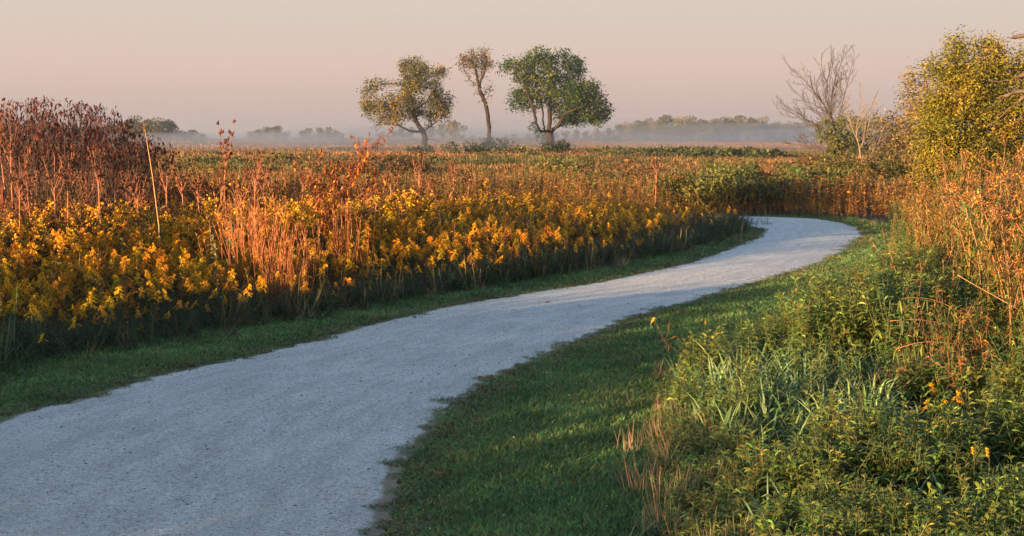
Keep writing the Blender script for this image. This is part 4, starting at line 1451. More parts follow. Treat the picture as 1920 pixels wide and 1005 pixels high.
def build_stalks():
    # tall seed-head stalks standing above the field
    def stalk(seed, H):
        r = np.random.default_rng(seed)
        stem, heads, leaves = Geo(), Geo(), Geo()
        b = r.normal(0, .05, 2)
        z = np.linspace(0, .86, 7)
        pt = np.stack([b[0] * z ** 2, b[1] * z ** 2, z * H], 1)
        stem.join(tube(pt, np.linspace(.011, .006, 7), (.24, .10, .05), 5, r=r))
        for k in range(8):
            t0 = r.uniform(.72, .86)
            p0 = np.array([b[0] * t0 ** 2, b[1] * t0 ** 2, t0 * H])
            a = r.uniform(0, 6.283)
            m = p0 + np.array([np.cos(a) * .06, np.sin(a) * .06, .10])
            e = m + np.array([np.cos(a) * r.uniform(.01, .08), np.sin(a) * r.uniform(.01, .08), r.uniform(.05, .2)])
            stem.join(sticks([p0, m], [m, e], [.004, .003], [.003, .0025], (.22, .09, .05), 3))
            for q in (e, m + r.normal(0, .03, 3), m * .5 + e * .5 + r.normal(0, .03, 3)):
                heads.join(octas(q[None], r.uniform(.012, .02), (.075, .032, .02), r=r))
                dd = r.normal(0, 1, (5, 3))
                heads.join(diamonds(np.repeat(q[None], 5, 0), dd, .032, .014, (.12, .045, .024), .3, r=r))
        t = r.uniform(.1, .7, 16)
        P0 = np.stack([b[0] * t ** 2, b[1] * t ** 2, t * H], 1)
        a = r.uniform(0, 6.283, 16)
        D = np.stack([np.cos(a), np.sin(a), r.uniform(-.3, .4, 16)], 1)
        leaves.join(strips(P0, D, r.uniform(.08, .16, 16), .045, 1.0, None, (.13, .055, .025), 'leaf', 3, .3, r))
        return dict(stem=stem, seed_sprays=heads, leaves=leaves)
    protos = [stalk(500 + i, 1.0) for i in range(4)]
    M = dict(stem=M_STEM, seed_sprays=M_DRY, leaves=M_DRY)
    roots = []
    #        u, v_top, Y
    rows = [(412, 258, 20.0), (474, 300, 19.5), (492, 305, 20.5), (452, 338, 19), (100, 318, 18.5), (118, 290, 18), (190, 300, 18.5), (345, 312, 21), (312, 322, 21), (380, 330, 21), (520, 330, 22), (556, 318, 22), (730, 322, 25),
            (770, 340, 26), (786, 300, 26), (812, 330, 26), (850, 312, 27), (868, 325, 28), (30, 300, 17.5), (62, 340, 18), (150, 340, 19), (230, 335, 19), (262, 345, 20), (640, 345, 22), (690, 350, 24), (905, 345, 30), (960, 350, 30), (1012, 345, 31), (1230, 300, 31), (1110, 345, 32),
            (425, 332, 20.5), (12, 222, 20.0), (24, 230, 20.4)]
    special = {0: 'tallest dark seed-head stalk with forked top, right of the red shrub', 28: 'single reddish seed stalk above the orange field left of the bend', 14: 'dark seed stalk below the half-bare golden tree',
               31: 'orange sunflower stalk rising in front of the red shrub at the left edge'}
    for i, (u, v, Y) in enumerate(rows):
        p = P(u, v, Y)
        lab = special.get(i, 'dark brown seed-head stalk poking above the brown forbs')
        gp = None if i in special else 'seed-head stalks above the field'
        k = i % 4
        if i < 4:
            o = as_thing('seed_stalk', protos[k], M, (p[0], Y, 0), lab, 'stalk', gp); roots.append(o)
        else:
            o = dup(roots[k], (p[0], Y, 0), 0, 1, lab, gp)
            if gp is None and 'group' in o: del o['group']
            if gp: o['group'] = gp
        o.rotation_euler = (float(rng.normal(0, .03)), float(rng.normal(0, .03)), float(rng.uniform(0, 6)))
        o.scale = (1, 1, float(p[2]))
        s = float(np.clip(p[2], .8, 1.25)); o.scale = (s, s, float(p[2] / 1.0))
    # one pale leaning stalk
    a, b = P(298, 425, 18.5), P(270, 232, 18.5)
    base = a.copy(); base[2] = 0
    t = thing('pale_stalk', base, 'single pale straw stalk leaning left in front of the red shrub', 'stalk')
    pts = np.array([[0, 0, 0], a - base, (a * .5 + b * .5) - base + [.012, 0, 0], b - base])
    g = tube(pts, [.0085, .0075, .006, .003], (.38, .23, .10), 5)
    link('stem', g, M_STEM, t)
    q = np.repeat((b - base)[None], 7, 0) + rng.normal(0, .03, (7, 3))
    link('seed_sprays', octas(q, .014, (.08, .04, .03)).join(sticks(np.repeat((b - base - [0, 0, .1])[None], 7, 0), q, .002, .0015, (.2, .1, .06))), M_DRY, t)
    # dry goldenrod stems leaning with curled gold leaves at left
    # copper grass clumps
    gr = 'copper bluestem clumps standing in the goldenrod'
    root = None
    for i, (u, Y, s, lab) in enumerate([(484, 17.6, 1.05, None), (505, 17.9, 1.0, None), (548, 17.0, .78, None), (474, 18.4, 1.08, None), (632, 18.8, .95, None), (528, 16.6, .66, None)]):
        x = P(u, 400, Y)[0]
        lab = 'upright copper-red grass clump in the goldenrod, around the red sapling'
        if root is None:
            root = as_thing('copper_grass', bluestem(600), MATS, (x, Y, 0), lab, 'grass clump', gr)
            root.scale = (s, s, s)
        else:
            dup(root, (x, Y, 0), rng.uniform(0, 6), s, lab, gr)
    # big-leaved dark plants in the front of the field
    def drooper(seed):
        r = np.random.default_rng(seed)
        z = np.linspace(0, 1, 5)
        stem = tube(np.stack([.1 * z ** 2, 0 * z, z * .95], 1), np.linspace(.007, .004, 5), (.14, .10, .05), 4, r=r)
        n = 22
        t = r.uniform(.45, 1, n)
        a = r.uniform(0, 6.283, n)
        P0 = np.stack([.1 * t ** 2, 0 * t, t * .95], 1)
        D = np.stack([np.cos(a), np.sin(a), r.uniform(0, .5, n)], 1)
        lv = strips(P0, D, r.uniform(.14, .22, n), r.uniform(.02, .035, n), 1.4, None, (.055, .075, .025), 'leaf', 4, .25, r)
        return dict(stem=stem, leaves=lv)
    root = None
    for u, v, s in [(815, 520, 1.0), (830, 523, .95), (1005, 500, .9), (845, 520, .85)]:
        x, y = G(u, v); y += 2.0; x = (u - 960) / FPX * y
        lab = 'dark plant with long hanging leaves in the goldenrod edge'
        if root is None:
            root = as_thing('drooping_plant', drooper(650), MATS, (x, y, 0), lab, 'plant', 'dark drooping plants in the goldenrod edge'); root.scale = (s, s, s)
        else:
            dup(root, (x, y, 0), rng.uniform(0, 6), s, lab, 'dark drooping plants in the goldenrod edge')


def build_pale_plants():
    gp = 'silvery pale-leaved plants in the goldenrod'
    lab = 'silvery pale-leaved plant among the goldenrod left of the copper grass'
    root = None
    for u, v, Y in [(402, 418, 18.2), (425, 410, 18.6), (446, 424, 17.8), (415, 436, 17.2)]:
        p = P(u, v, Y)
        if root is None:
            root = as_thing('pale_leaved_plant', green_forb(660, .95, 30, True, (.34, .36, .24), (.07, .11), .36), MATS, (p[0], Y, 0), lab, 'plant', gp)
            root.scale = (1, 1, float(p[2] / .95))
        else:
            o = dup(root, (p[0], Y, 0), rng.uniform(0, 6), 1, lab, gp)
            o.scale = (1, 1, float(p[2] / .95))


def build_front_goldenrods():
    """the goldenrod plants one can pick out along the shaded front of the field"""
    protos = []
    lab = 'goldenrod plant with yellow plume at the front edge of the field'
    gp = 'goldenrod plants along the front edge of the field'
    parts = [goldenrod(700 + i, True, 1.0, (.055, .09, .026), (.78, .46, .022)) for i in range(4)]
    n = 0
    d = dist_to(Vc[:, 0], Vc[:, 1], Vc[::1])
    idx = np.where((Vc[:, 1] > 11.2) & (Vc[:, 1] < 31))[0]
    tang = norm(np.gradient(Vc, axis=0))
    nor = np.stack([-tang[:, 1], tang[:, 0]], 1)     # to the left, into the field
    for k in range(150):
        i = int(rng.choice(idx))
        off = rng.uniform(.5, 2.2)
        p = Vc[i] + nor[i] * off
        s = float(np.clip(.36 + .13 * off + rng.normal(0, .06), .3, .8))
        if n < 4:
            o = as_thing('goldenrod', parts[n], MATS, (p[0], p[1], 0), lab, 'goldenrod', gp); protos.append(o)
            o.scale = (s, s, s)
        else:
            o = dup(protos[n % 4], (p[0], p[1], 0), rng.uniform(0, 6), s, lab, gp, (rng.normal(0, .1), rng.normal(0, .1)))
        n += 1
    # single drooping ones seen against the dark
    for u, v, Y, s, lab2 in [(170, 560, 13.6, .62, 'bright goldenrod plume alone in the dark growth, upper one at the far left'), (147, 606, 13.2, .5, 'goldenrod plume like a yellow star low in the shade at far left'),
                             (76, 638, 12.7, .42, 'lowest goldenrod plume beside the coarse grass at far left'), (893, 528, 20.5, .36, 'goldenrod plume hanging low at the verge, left one of the two mid-path'), (930, 522, 20.9, .36, 'goldenrod plume hanging low at the verge, right one of the two mid-path'),
                             (790, 505, 19.0, .6, 'arching goldenrod with drooping plume above the verge'), (1095, 495, 24.0, .5, 'goldenrod plume near the dark verge below the orange field')]:
        p = P(u, v, Y)
        o = dup(protos[int(rng.integers(0, 4))], (p[0], Y, 0), rng.uniform(0, 6), max(p[2] + .06, .3), lab2, None, (rng.normal(0, .08), rng.normal(0, .08)))
        if 'group' in o: del o['group']
    # coarse reed-like grass in the far left corner
    gp = 'coarse grass tufts at the far left verge'
    root = None
    for u, v, s in [(12, 690, 1.25), (40, 672, 1.1), (-15, 705, 1.3), (85, 668, .8), (5, 655, 1.3)]:
        x, y = G(u, v)
        lab = 'coarse blue-green grass tuft at the left end of the verge'
        if root is None:
            root = as_thing('coarse_grass', dict(blades=grass_tuft(720, 34, .52, .013, (.075, .115, .055), .07, .6, .8, .2, 5)), dict(blades=M_GRASS), (x, y, 0), lab, 'grass tuft', gp); root.scale = (s, s, s)
        else:
            dup(root, (x, y, 0), rng.uniform(0, 6), s, lab, gp)
    # straw-coloured bent grass at the verge
    gp = 'straw-coloured bent grass tufts at the left verge'
    root = None
    for u, v, s in [(560, 592, .8), (585, 590, 1), (660, 575, 1.05), (700, 568, 1.1), (725, 566, .9), (1290, 462, 1.0), (1310, 458, 1.0), (440, 612, .6)]:
        x, y = G(u, v)
        lab = 'straw-coloured tuft of bent grass hanging over the left verge'
        if root is None:
            root = as_thing('bent_grass', dict(blades=grass_tuft(730, 40, .50, .009, (.22, .16, .09), .07, .7, 1.0, .25, 5)), dict(blades=M_GRASS), (x - .25, y + .15, 0), lab, 'grass tuft', gp); root.scale = (s, s, s)
        else:
            dup(root, (x - .25, y + .15, 0), rng.uniform(0, 6), s, lab, gp)
    # white asters
    r = np.random.default_rng(74)
    gp = 'white aster plants at the dark verge'
    st, fl = Geo(), Geo()
    for k in range(14):
        e = np.array([r.normal(0, .09), r.normal(0, .09), r.uniform(.22, .42)])
        st.join(sticks([[0, 0, 0]], e[None], .002, .0012, (.08, .09, .03)))
        m = 9
        a = np.linspace(0, 6.28, m)
        fl.join(strips(np.repeat(e[None], m, 0), np.stack([np.cos(a), np.sin(a), 0 * a + .2], 1), .016, .006, .1, 0, (.78, .78, .8), 'petal', 1, .05, r))
    root = None
    for u, v in [(1262, 472), (1240, 476), (1300, 462), (1215, 482), (1150, 492), (1010, 524)]:
        x, y = G(u, v)
        lab = 'small white-flowered aster at the shaded verge below the orange field'
        if root is None:
            root = as_thing('aster', dict(stem=st, flower_head=fl), MATS, (x - .2, y + .2, 0), lab, 'flower', gp)
        else:
            dup(root, (x - .2, y + .2, 0), rng.uniform(0, 6), rng.uniform(.8, 1.1), lab, gp)


# ------------------------------------------------------------------ right-hand growth
THICK_PX = [(1960, 800), (1880, 745), (1815, 655), (1760, 590), (1700, 525), (1672, 470), (1668, 440), (1650, 418)]
Tw = [(3.4, 6.5)] + [tuple(G(*p)) for p in THICK_PX]
Tc = resample(Tw, .15)
THICK = np.concatenate([Tc[::2], [[14, 40], [14, 6.5]]])


def build_right():
    N = 26000
    y = 6.2 * (33 / 6.2) ** rng.uniform(0, 1, N)
    x = rng.uniform(.02, .45, N) * y
    ok = in_poly(x, y, RIGHTVEG) & ~((x > 3.95) & (x < 4.6) & (y > 9.4) & (y < 10.2))
    x, y = x[ok], y[ok]
    s = dist_to(x, y, RVc)
    th = in_poly(x, y, THICK)
    u, v = project(x, y)
    pn = vnoise(x, y, .8, 51)
    lows = [[merge(green_forb(800 + 10 * j + i, H, n, True, c, [(.085, .14), (.10, .165), (.10, .17)][j], .18)) for i, c in enumerate([(.095, .155, .03), (.13, .18, .032), (.075, .125, .03), (.17, .175, .034)])] for j, (H, n) in enumerate([(.20, 14), (.36, 20), (.54, 28)])]

    def low_scatter(q, h, lean):
        gg = Geo()
        for j, (a, b, H) in enumerate([(0, .27, .20), (.27, .44, .36), (.44, 9, .54)]):
            w = (h >= a) & (h < b)
            gg.join(scatter(lows[j], column0(x[q][w], y[q][w]), (h[w] / H).clip(.75, 1.45), lean, .2))
        return gg
    dens = rng.uniform(0, 1, len(x))
    hh = (.20 + .42 * sstep(0.05, .7, s)) * (.55 + .9 * pn)
    # lower at the near bottom edge
    hh *= np.where(v > 830, .62, 1.0)
    mound = (u > 1285) & (u < 1690) & (v < 715)
    hh = np.where(mound, hh * 1.3 + .06, hh)
    grassz = (s > .3) & (u > 1290) & (u < 1670) & (v > 700) & (v < 850)
    pink = (u > 1225) & (u < 1420) & (v > 790)
    fernz = ~grassz & ~pink & ~th
    g = Geo()
    gap = vnoise(x, y, .42, 57)
    q = fernz & (dens < np.where(mound, .6, .46)) & ((gap > .44 * (u > 1400) * (s > .5)) | mound)
    g.join(low_scatter(q, hh[q], .2))
    g2 = Geo()
    q = (grassz | pink) & (dens < np.where(pink, .40, .07))
    g.join(low_scatter(q, hh[q] * .7, .2))
    rfr = [merge(rust_forb(870 + i, .6, ((.20, .10, .03), (.13, .075, .025), (.24, .15, .03)), 20, .22)) for i in range(3)]
    q = fernz & (dens > .6) & (dens < .6 + .05 * sstep(1640, 1800, u)) & (v < 800)
    g.join(scatter(rfr, column0(x[q], y[q]), hh[q] * 1.7 + .15, .25, .2))
    q = th & (dens < .30)
    g.join(low_scatter(q, rng.uniform(.4, .75, q.sum()), .2))
    tag(link('leafy_undergrowth', g, M_LEAF), 'low leafy green growth on the right of the path', 'undergrowth', kind='stuff')
    # coarse grass within it
    tf = [grass_tuft(820 + i, 20, .62, .017, ((.10, .155, .07), (.12, .165, .065), (.085, .135, .06))[i % 3], .06, .75, .9, .2, 5) for i in range(5)]
    g = Geo()
    q = grassz & (dens < .42)
    g.join(scatter(tf, column0(x[q], y[q]), rng.uniform(.65, 1.05, q.sum()), .15, .18))
    q = fernz & (dens > .965)
    g.join(scatter(tf, column0(x[q], y[q]), rng.uniform(.5, .9, q.sum()), .2, .2))
    pg = [grass_tuft(830 + i, 30, .34, .005, ((.25, .17, .10), (.18, .16, .07), (.11, .13, .05))[i % 3], .06, .28, .4, .25, 3) for i in range(4)]
    q = pink & (dens < .09)
    g.join(scatter(pg, column0(x[q], y[q]), rng.uniform(.4, .8, q.sum()), .18, .2))
    # ragged edge between the lawn and the growth
    n = 500
    i = rng.integers(0, len(RVc), n)
    p = RVc[i] + rng.normal(0, .14, (n, 2))
    k = (p[:, 1] > 6) & (p[:, 1] < 34)
    g.join(scatter(pg + tf[:1], column0(p[k, 0], p[k, 1]), rng.uniform(.3, .75, k.sum()), .2, .2))
    tag(link('rough_grass', g, M_GRASS), 'long blue-green and tan grass between the leafy plants on the right', 'grass', kind='stuff')

    # yellow-flowered low sunflowers
    r = np.random.default_rng(84)
    def sunfl(seed):
        r = np.random.default_rng(seed)
        d = green_forb(seed, .62, 22, True, (.085, .12, .03), (.07, .11), .17)
        pet, btn = Geo(), Geo()
        topv = d['stem'].arr()[0]; top = topv[topv[:, 2].argmax()]
        for k in range(1 + int(r.integers(0, 2))):
            e = top + np.array([r.normal(0, .03), r.normal(0, .03), r.uniform(.03, .10)])
            d['stem'].join(sticks(top[None], e[None], .0022, .0018, (.14, .11, .04)))
            a, b = yellow_flower(e, .030, r)
            pet.join(a); btn.join(b)
        d['petals'] = pet; d['button'] = btn
        return d
    protos = []
    gp = 'yellow sunflowers over the leafy growth right of the path'
    rows = [(1461, 575, 15.5), (1497, 557, 16), (1554, 572, 15.5), (1608, 563, 15.5), (1627, 570, 15.0), (1648, 562, 14.7), (1580, 520, 18), (1638, 628, 12.5), (1652, 625, 12.6), (1316, 638, 13.2), (1590, 512, 18.5), (1662, 575, 14.5)]
    for i, (u, v, Y) in enumerate(rows):
        p = P(u, v, Y)
        lab = 'small yellow sunflower standing above the leafy growth right of the path'
        sc = max(p[2], .35) / .68
        if i < 4:
            o = as_thing('sunflower', sunfl(840 + i), MATS, (p[0], Y, 0), lab, 'flower', gp); protos.append(o); o.scale = (sc,) * 3
        else:
            o = dup(protos[i % 4], (p[0], Y, 0), rng.uniform(0, 6), sc, lab, gp)
    # nearest: bottom right corner
    for u, v, Y, lab in [(1856, 845, 7.4, 'yellow sunflower closest to the lower right corner, with long bare stem'), (1828, 843, 7.7, 'half-open yellow sunflower just left of the lower right one')]:
        p = P(u, v, Y)
        o = dup(protos[1], (p[0], Y, 0), 1.0, p[2] / .68, lab)
        del o['group']
    # dry plant with one flower leaning over the lawn
    r = np.random.default_rng(85)
    Y = 13.0
    pl = [[(1290, 690), (1284, 668), (1262, 652), (1246, 640), (1236, 618), (1225, 600)], [(1246, 640), (1254, 618, .05), (1256, 602, .05)], [(1248, 640), (1262, 632), (1268, 630)], [(1246, 640), (1240, 636), (1232, 642)]]
    pl = [[P(a[0], a[1], Y + (a[2] if len(a) > 2 else 0)) for a in p] for p in pl]
    base = pl[0][0].copy(); base[2] = 0
    pl[0][0] = base
    nodes, parent = poly_nodes(pl, .03)
    nodes = np.array(nodes) - base
    t = thing('dry_sunflower', base, 'thin dry sunflower leaning out over the grass with one yellow flower', 'flower')
    gb, _ = branch_mesh(nodes, np.array(parent), .0025, .005, 2, (.16, .085, .04), 0, 4, r, 0)
    link('stem', gb, M_STEM, t)
    pet, btn = yellow_flower(pl[0][-1] - base, .028, r)
    link('petals', pet, M_FLOWER, t); link('button', btn, M_STEM, t)
    hi = nodes[nodes[:, 2] > .15]
    q = np.repeat(hi[::3], 2, 0)
    link('leaves', strips(q, np.column_stack([r.normal(0, .6, (len(q), 2)), r.uniform(-1, .4, len(q))]), r.uniform(.03, .08, len(q)), .012, .6, None, (.26, .13, .03), 'leaf', 2, .4, r), M_DRY, t)

    # the tall thicket
    def tall(seed, kind):
        r = np.random.default_rng(seed)
        stem, leaves, heads = Geo(), Geo(), Geo()
        b = r.normal(0, .10, 2); c2 = r.normal(0, .10, 2)
        f = lambda t: np.stack([b[0] * t + c2[0] * t ** 3, b[1] * t + c2[1] * t ** 3, t * 1.0 - .04 * t ** 3], -1)
        z = np.linspace(0, 1, 9)
        stem.join(tube(f(z), np.linspace(.0055, .0022, 9), ((.26, .12, .055), (.17, .11, .05))[kind % 2], 4, r=r))
        n = 92
        t = r.uniform(.10, 1.0, n)
        a = r.uniform(0, 6.283, n)
        D = np.stack([np.cos(a), np.sin(a), r.uniform(-.2, .8, n)], 1)
        L = r.uniform(.045, .095, n) * (1.1 - .35 * t)
        pal = [((.05, .068, .016), (.085, .09, .018), (.125, .085, .018)), ((.085, .047, .017), (.05, .042, .016), (.145, .095, .02)), ((.042, .065, .017), (.075, .095, .02), (.13, .115, .02))][kind % 3]
        ci = np.array(pal)[r.integers(0, 3, n)]
        leaves.join(strips(f(t), D, L, L * r.uniform(.15, .28, n), r.uniform(.4, 1.5, n), None, ci, 'leaf', 3, .3, r))
        for k in range(4):
            t0 = r.uniform(.75, .98)
            p0 = f(np.array([t0]))[0]
            e = p0 + np.array([r.normal(0, .05), r.normal(0, .05), r.uniform(.03, .10)])
            stem.join(sticks(p0[None], e[None], .002, .0013, (.2, .10, .05)))
            heads.join(octas(e[None], .008, (.08, .04, .02), r=r))
            dd = r.normal(0, 1, (7, 3))
            heads.join(diamonds(np.repeat(e[None], 7, 0) + r.normal(0, .01, (7, 3)), dd, .018, .008, ((.40, .17, .03), (.12, .06, .03))[k % 2], .3, r=r))
        return dict(stem=stem, leaves=leaves, seed_sprays=heads)
    kinds = 8
    protos = []
    gp = 'tall leafy stems of the thicket at the right edge'
    lab = 'tall rusty green leafy stem packed into the thicket at the right edge'
    n = 0
    TT = [tall(900 + i, i) for i in range(kinds)]
    # heights by pixel skyline
    su = np.array([1630, 1660, 1700, 1740, 1780, 1840, 1960]); sv = np.array([400, 372, 335, 308, 296, 288, 280])
    cand = 0
    pos = []
    while len(pos) < 290 and cand < 20000:
        cand += 1
        i = int(len(Tc) * rng.uniform(.02, 1) ** 1.5)
        p = Tc[i] + np.array([rng.uniform(0, 1) ** 1.4 * 2.6 + rng.normal(.1, .12), rng.normal(0, .35)])
        uu, _ = project(p[0], p[1], 1.0)
        if p[1] < 8.6 or p[1] > 33 or uu > 2010: continue
        if rng.uniform() > np.clip(16 / p[1], .3, 1): continue
        pos.append(p)
    pos = np.array(pos)
    dfront = dist_to(pos[:, 0], pos[:, 1], Tc)
    for p, df in zip(pos, dfront):
        uu, _ = project(p[0], p[1], 1.0)
        vt = np.interp(uu, su, sv) + rng.normal(14, 26)
        H = P(uu, vt, p[1])[2]
        H = float(np.clip(H, .7, 2.15) * np.clip(.55 + df * .5, .55, 1.0) * rng.uniform(.82, 1.03))
        if n < kinds:
            o = as_thing('thicket_plant', TT[n], MATS, (p[0], p[1], 0), lab, 'plant', gp); protos.append(o)
            o.scale = (H, H, H)
        else:
            o = dup(protos[int(rng.integers(0, kinds))], (p[0], p[1], 0), rng.uniform(0, 6), H, lab, gp, (rng.normal(0, .09), rng.normal(-.03, .09)))
        n += 1
    # filler leaves of the thicket interior
    Nf = 3600
    x = rng.uniform(3, 12, Nf); y = 8.6 * (33 / 8.6) ** rng.uniform(0, 1, Nf)
    ok = in_poly(x, y, THICK); x, y = x[ok], y[ok]
    df = dist_to(x, y, Tc)
    uu, _ = project(x, y, 1.0)
    keep = (df > .2) & (df < 4) & (uu < 2050)
    x, y, df, uu = x[keep], y[keep], df[keep], uu[keep]
    Hs = np.array([P(a, np.interp(a, su, sv) + 25, b)[2] for a, b in zip(uu, y)]).clip(.6, 1.9) * rng.uniform(.6, .95, len(x))
    g = scatter([merge(q) for q in TT], column0(x, y), Hs, .1, .25)
    tag(link('thicket_foliage', g, M_DRY), 'tangled inner growth of the thicket at the right edge', 'undergrowth', kind='stuff')

    # arching stems
    r = np.random.default_rng(88)
    arcs = [([(1905, 700, .0), (1850, 645, -.2), (1790, 612, -.5), (1740, 600, -.7), (1700, 598, -.8), (1668, 602, -.8)], 11.5, (.30, .15, .08), 'orange arching stem with hanging dark leaves, the middle one of three'),
            ([(1930, 655, .0), (1870, 625, -.2), (1800, 585, -.5), (1760, 563, -.6), (1720, 556, -.7), (1690, 560, -.8)], 12.2, (.30, .13, .06), 'reddish arching stem with hanging leaves, the highest one of three'),
            ([(1890, 690, .0), (1830, 655, -.2), (1780, 642, -.5), (1730, 640, -.6), (1695, 648, -.7), (1680, 655, -.7)], 11.0, (.38, .17, .08), 'pale orange arching stem, the lowest one of three'),
            ([(1900, 652, .1), (1850, 652, -.2), (1790, 660, -.4), (1740, 672, -.6), (1690, 685, -.7), (1640, 700, -.8)], 10.8, (.06, .04, .03), 'nearly black bent stem ending in curled brown leaves'),
            ([(1950, 600, .0), (1900, 575, -.3), (1860, 552, -.4), (1810, 525, -.5), (1795, 515, -.5)], 11.4, (.46, .24, .12), 'pale straight stalk lying across the thicket stems')]
    for k, (pp, Y, col, lab) in enumerate(arcs):
        pts = np.array([P(a, b, Y + c) for a, b, c in pp])
        base = np.array([pts[0][0] + .15, pts[0][1] + .1, 0])
        pts = np.concatenate([[base], pts])
        t = thing('arching_stem', base, lab, 'stem')
        dd = np.concatenate([[0], np.cumsum(np.linalg.norm(np.diff(pts, axis=0), axis=1))])
        s = np.linspace(0, dd[-1], 22)
        sm = np.stack([np.interp(s, dd, pts[:, i]) for i in range(3)], 1)
        for _ in range(2):
            sm[1:-1] = (sm[:-2] + 2 * sm[1:-1] + sm[2:]) / 4
        link('stem', tube(sm - base, np.linspace(.0065, .0025, 22), col, 5), M_STEM, t)
        if k == 4:
            continue
        e = sm[-10:] - base
        q = np.repeat(e, 4, 0) + r.normal(0, .012, (40, 3))
        lc = ((.05, .06, .022), (.085, .10, .028), (.08, .095, .03), (.06, .042, .024))[k]
        if k == 3:
            q = np.repeat(e[-3:], 9, 0) + r.normal(0, .02, (27, 3))
        m = len(q)
        link('leaves', strips(q, np.column_stack([r.normal(0, .35 + .5 * (k == 3), (m, 2)), -np.ones(m)]), r.uniform(.07, .13, m) * (.55 if k == 3 else 1), r.uniform(.012, .02, m), .2, None, lc, 'leaf', 3, .3, r), M_LEAF, t)
    # goldenrod plumes in the right growth
    gp = 'goldenrod plumes among the right-hand growth'
    root = None
    for u, v, Y in [(1742, 772, 9.6), (1760, 790, 9.4), (1790, 764, 9.7), (1752, 742, 10), (1775, 628, 12), (1702, 542, 17), (1718, 510, 19), (1744, 500, 18), (1690, 520, 19), (1740, 610, 13), (1860, 510, 14), (1712, 484, 21), (1895, 690, 10.5)]:
        p = P(u, v, Y)
        lab = 'goldenrod plume glowing orange-yellow among the growth right of the path'
        if root is None:
            root = as_thing('goldenrod', goldenrod(950, True, .8, (.07, .10, .026), (.72, .36, .02)), MATS, (p[0], Y, 0), lab, 'goldenrod', gp); root.scale = (max(p[2], .3),) * 3
        else:
            dup(root, (p[0], Y, 0), rng.uniform(0, 6), max(p[2], .3) + .03, lab, gp)


def build_litter():
    """two fallen leaves on the path and a twig on the grass"""
    r = np.random.default_rng(97)
    for u, v, lab in [(1030, 573, 'small brown fallen leaf alone on the middle of the path'), (905, 718, 'curled brown fallen leaf at the right edge of the path')]:
        x, y = G(u, v)
        a = r.uniform(0, 6)
        bl = strips([[0, 0, 0.0]], [[np.cos(a), np.sin(a), .25]], .07, .045, .3, .4, (.20, .08, .03), 'leaf', 4, 0, r)
        st = sticks([[0, 0, 0]], [[-np.cos(a) * .03, -np.sin(a) * .03, .01]], .0015, .001, (.15, .07, .03))
        as_thing('fallen_leaf', dict(blade=bl, stalk=st), dict(blade=M_DRY, stalk=M_STEM), (x, y, .045), lab, 'leaf')


# ------------------------------------------------------------------ sky, sun, air
SUN_EL, SUN_AZ = math.radians(4.4), None
LDIR = norm(np.array([0.72, 0.69, 0]))           # the way the sunlight travels, on the ground


def build_light():
    w = bpy.data.worlds.new('World'); scene.world = w
    w.use_nodes = True
    nt = w.node_tree; nt.nodes.clear(); N, K = nt.nodes, nt.links
    out = N.new('ShaderNodeOutputWorld')
    sky = N.new('ShaderNodeTexSky'); sky.sky_type = 'NISHITA'; sky.sun_disc = False
    sky.sun_elevation = SUN_EL
    sx, sy = -LDIR[0], -LDIR[1]                   # towards the sun
    sky.sun_rotation = math.atan2(sx, sy)
    sky.air_density = 1.3; sky.dust_density = 1.2; sky.ozone_density = 3.0
    b1 = N.new('ShaderNodeBackground'); b1.inputs['Strength'].default_value = SKY_STR
    K.new(sky.outputs[0], b1.inputs['Color'])
    # dawn haze band low on the horizon; paler stops higher up added as fill light
    tc = N.new('ShaderNodeTexCoord'); sep = N.new('ShaderNodeSeparateXYZ'); K.new(tc.outputs['Generated'], sep.inputs[0])
    rp = N.new('ShaderNodeValToRGB'); K.new(sep.outputs['Z'], rp.inputs[0])
    st = BAND
    els = rp.color_ramp.elements
    els[0].position, els[0].color = st[0][0], (*st[0][1], 1)
    els[1].position, els[1].color = st[-1][0], (*st[-1][1], 1)
    for p, c in st[1:-1]:
        e = els.new(p); e.color = (*c, 1)
    b2 = N.new('ShaderNodeBackground'); b2.inputs['Strength'].default_value = BAND_STR
    K.new(rp.outputs[0], b2.inputs['Color'])
    mr = N.new('ShaderNodeMapRange'); mr.interpolation_type = 'SMOOTHSTEP'
    mr.inputs['From Min'].default_value = 0.30; mr.inputs['From Max'].default_value = 0.60
    K.new(sep.outputs['Z'], mr.inputs['Value'])
    mx = N.new('ShaderNodeMixShader'); K.new(mr.outputs[0], mx.inputs[0]); K.new(b2.outputs[0], mx.inputs[1]); K.new(b1.outputs[0], mx.inputs[2])
    K.new(mx.outputs[0], out.inputs['Surface'])
    s = bpy.data.lights.new('sun', 'SUN'); s.energy = SUN_STR; s.angle = math.radians(0.6); s.color = SUN_COL
    o = bpy.data.objects.new('sun', s); C.objects.link(o)
    d = Vector((LDIR[0] * math.cos(SUN_EL), LDIR[1] * math.cos(SUN_EL), -math.sin(SUN_EL)))
    o.rotation_euler = d.to_track_quat('-Z', 'Y').to_euler()
    o.location = (-20, -20, 30)


def vol_mat(name, col, dens, ani=0.0):
    m, nt, N, K = new_mat(name)
    out = N.new('ShaderNodeOutputMaterial')
    v = N.new('ShaderNodeVolumePrincipled')
    v.inputs['Color'].default_value = (*col, 1); v.inputs['Density'].default_value = dens; v.inputs['Anisotropy'].default_value = ani
    K.new(v.outputs[0], out.inputs['Volume'])
    return m


def box_geo(x0, x1, y0, y1, z0, z1):
    v = np.array([[x, y, z] for z in (z0, z1) for y in (y0, y1) for x in (x0, x1)], float)
    f = [[0, 2, 3, 1], [4, 5, 7, 6], [0, 1, 5, 4], [2, 6, 7, 3], [0, 4, 6, 2], [1, 3, 7, 5]]
    return Geo().add(v, f, (1, 1, 1))


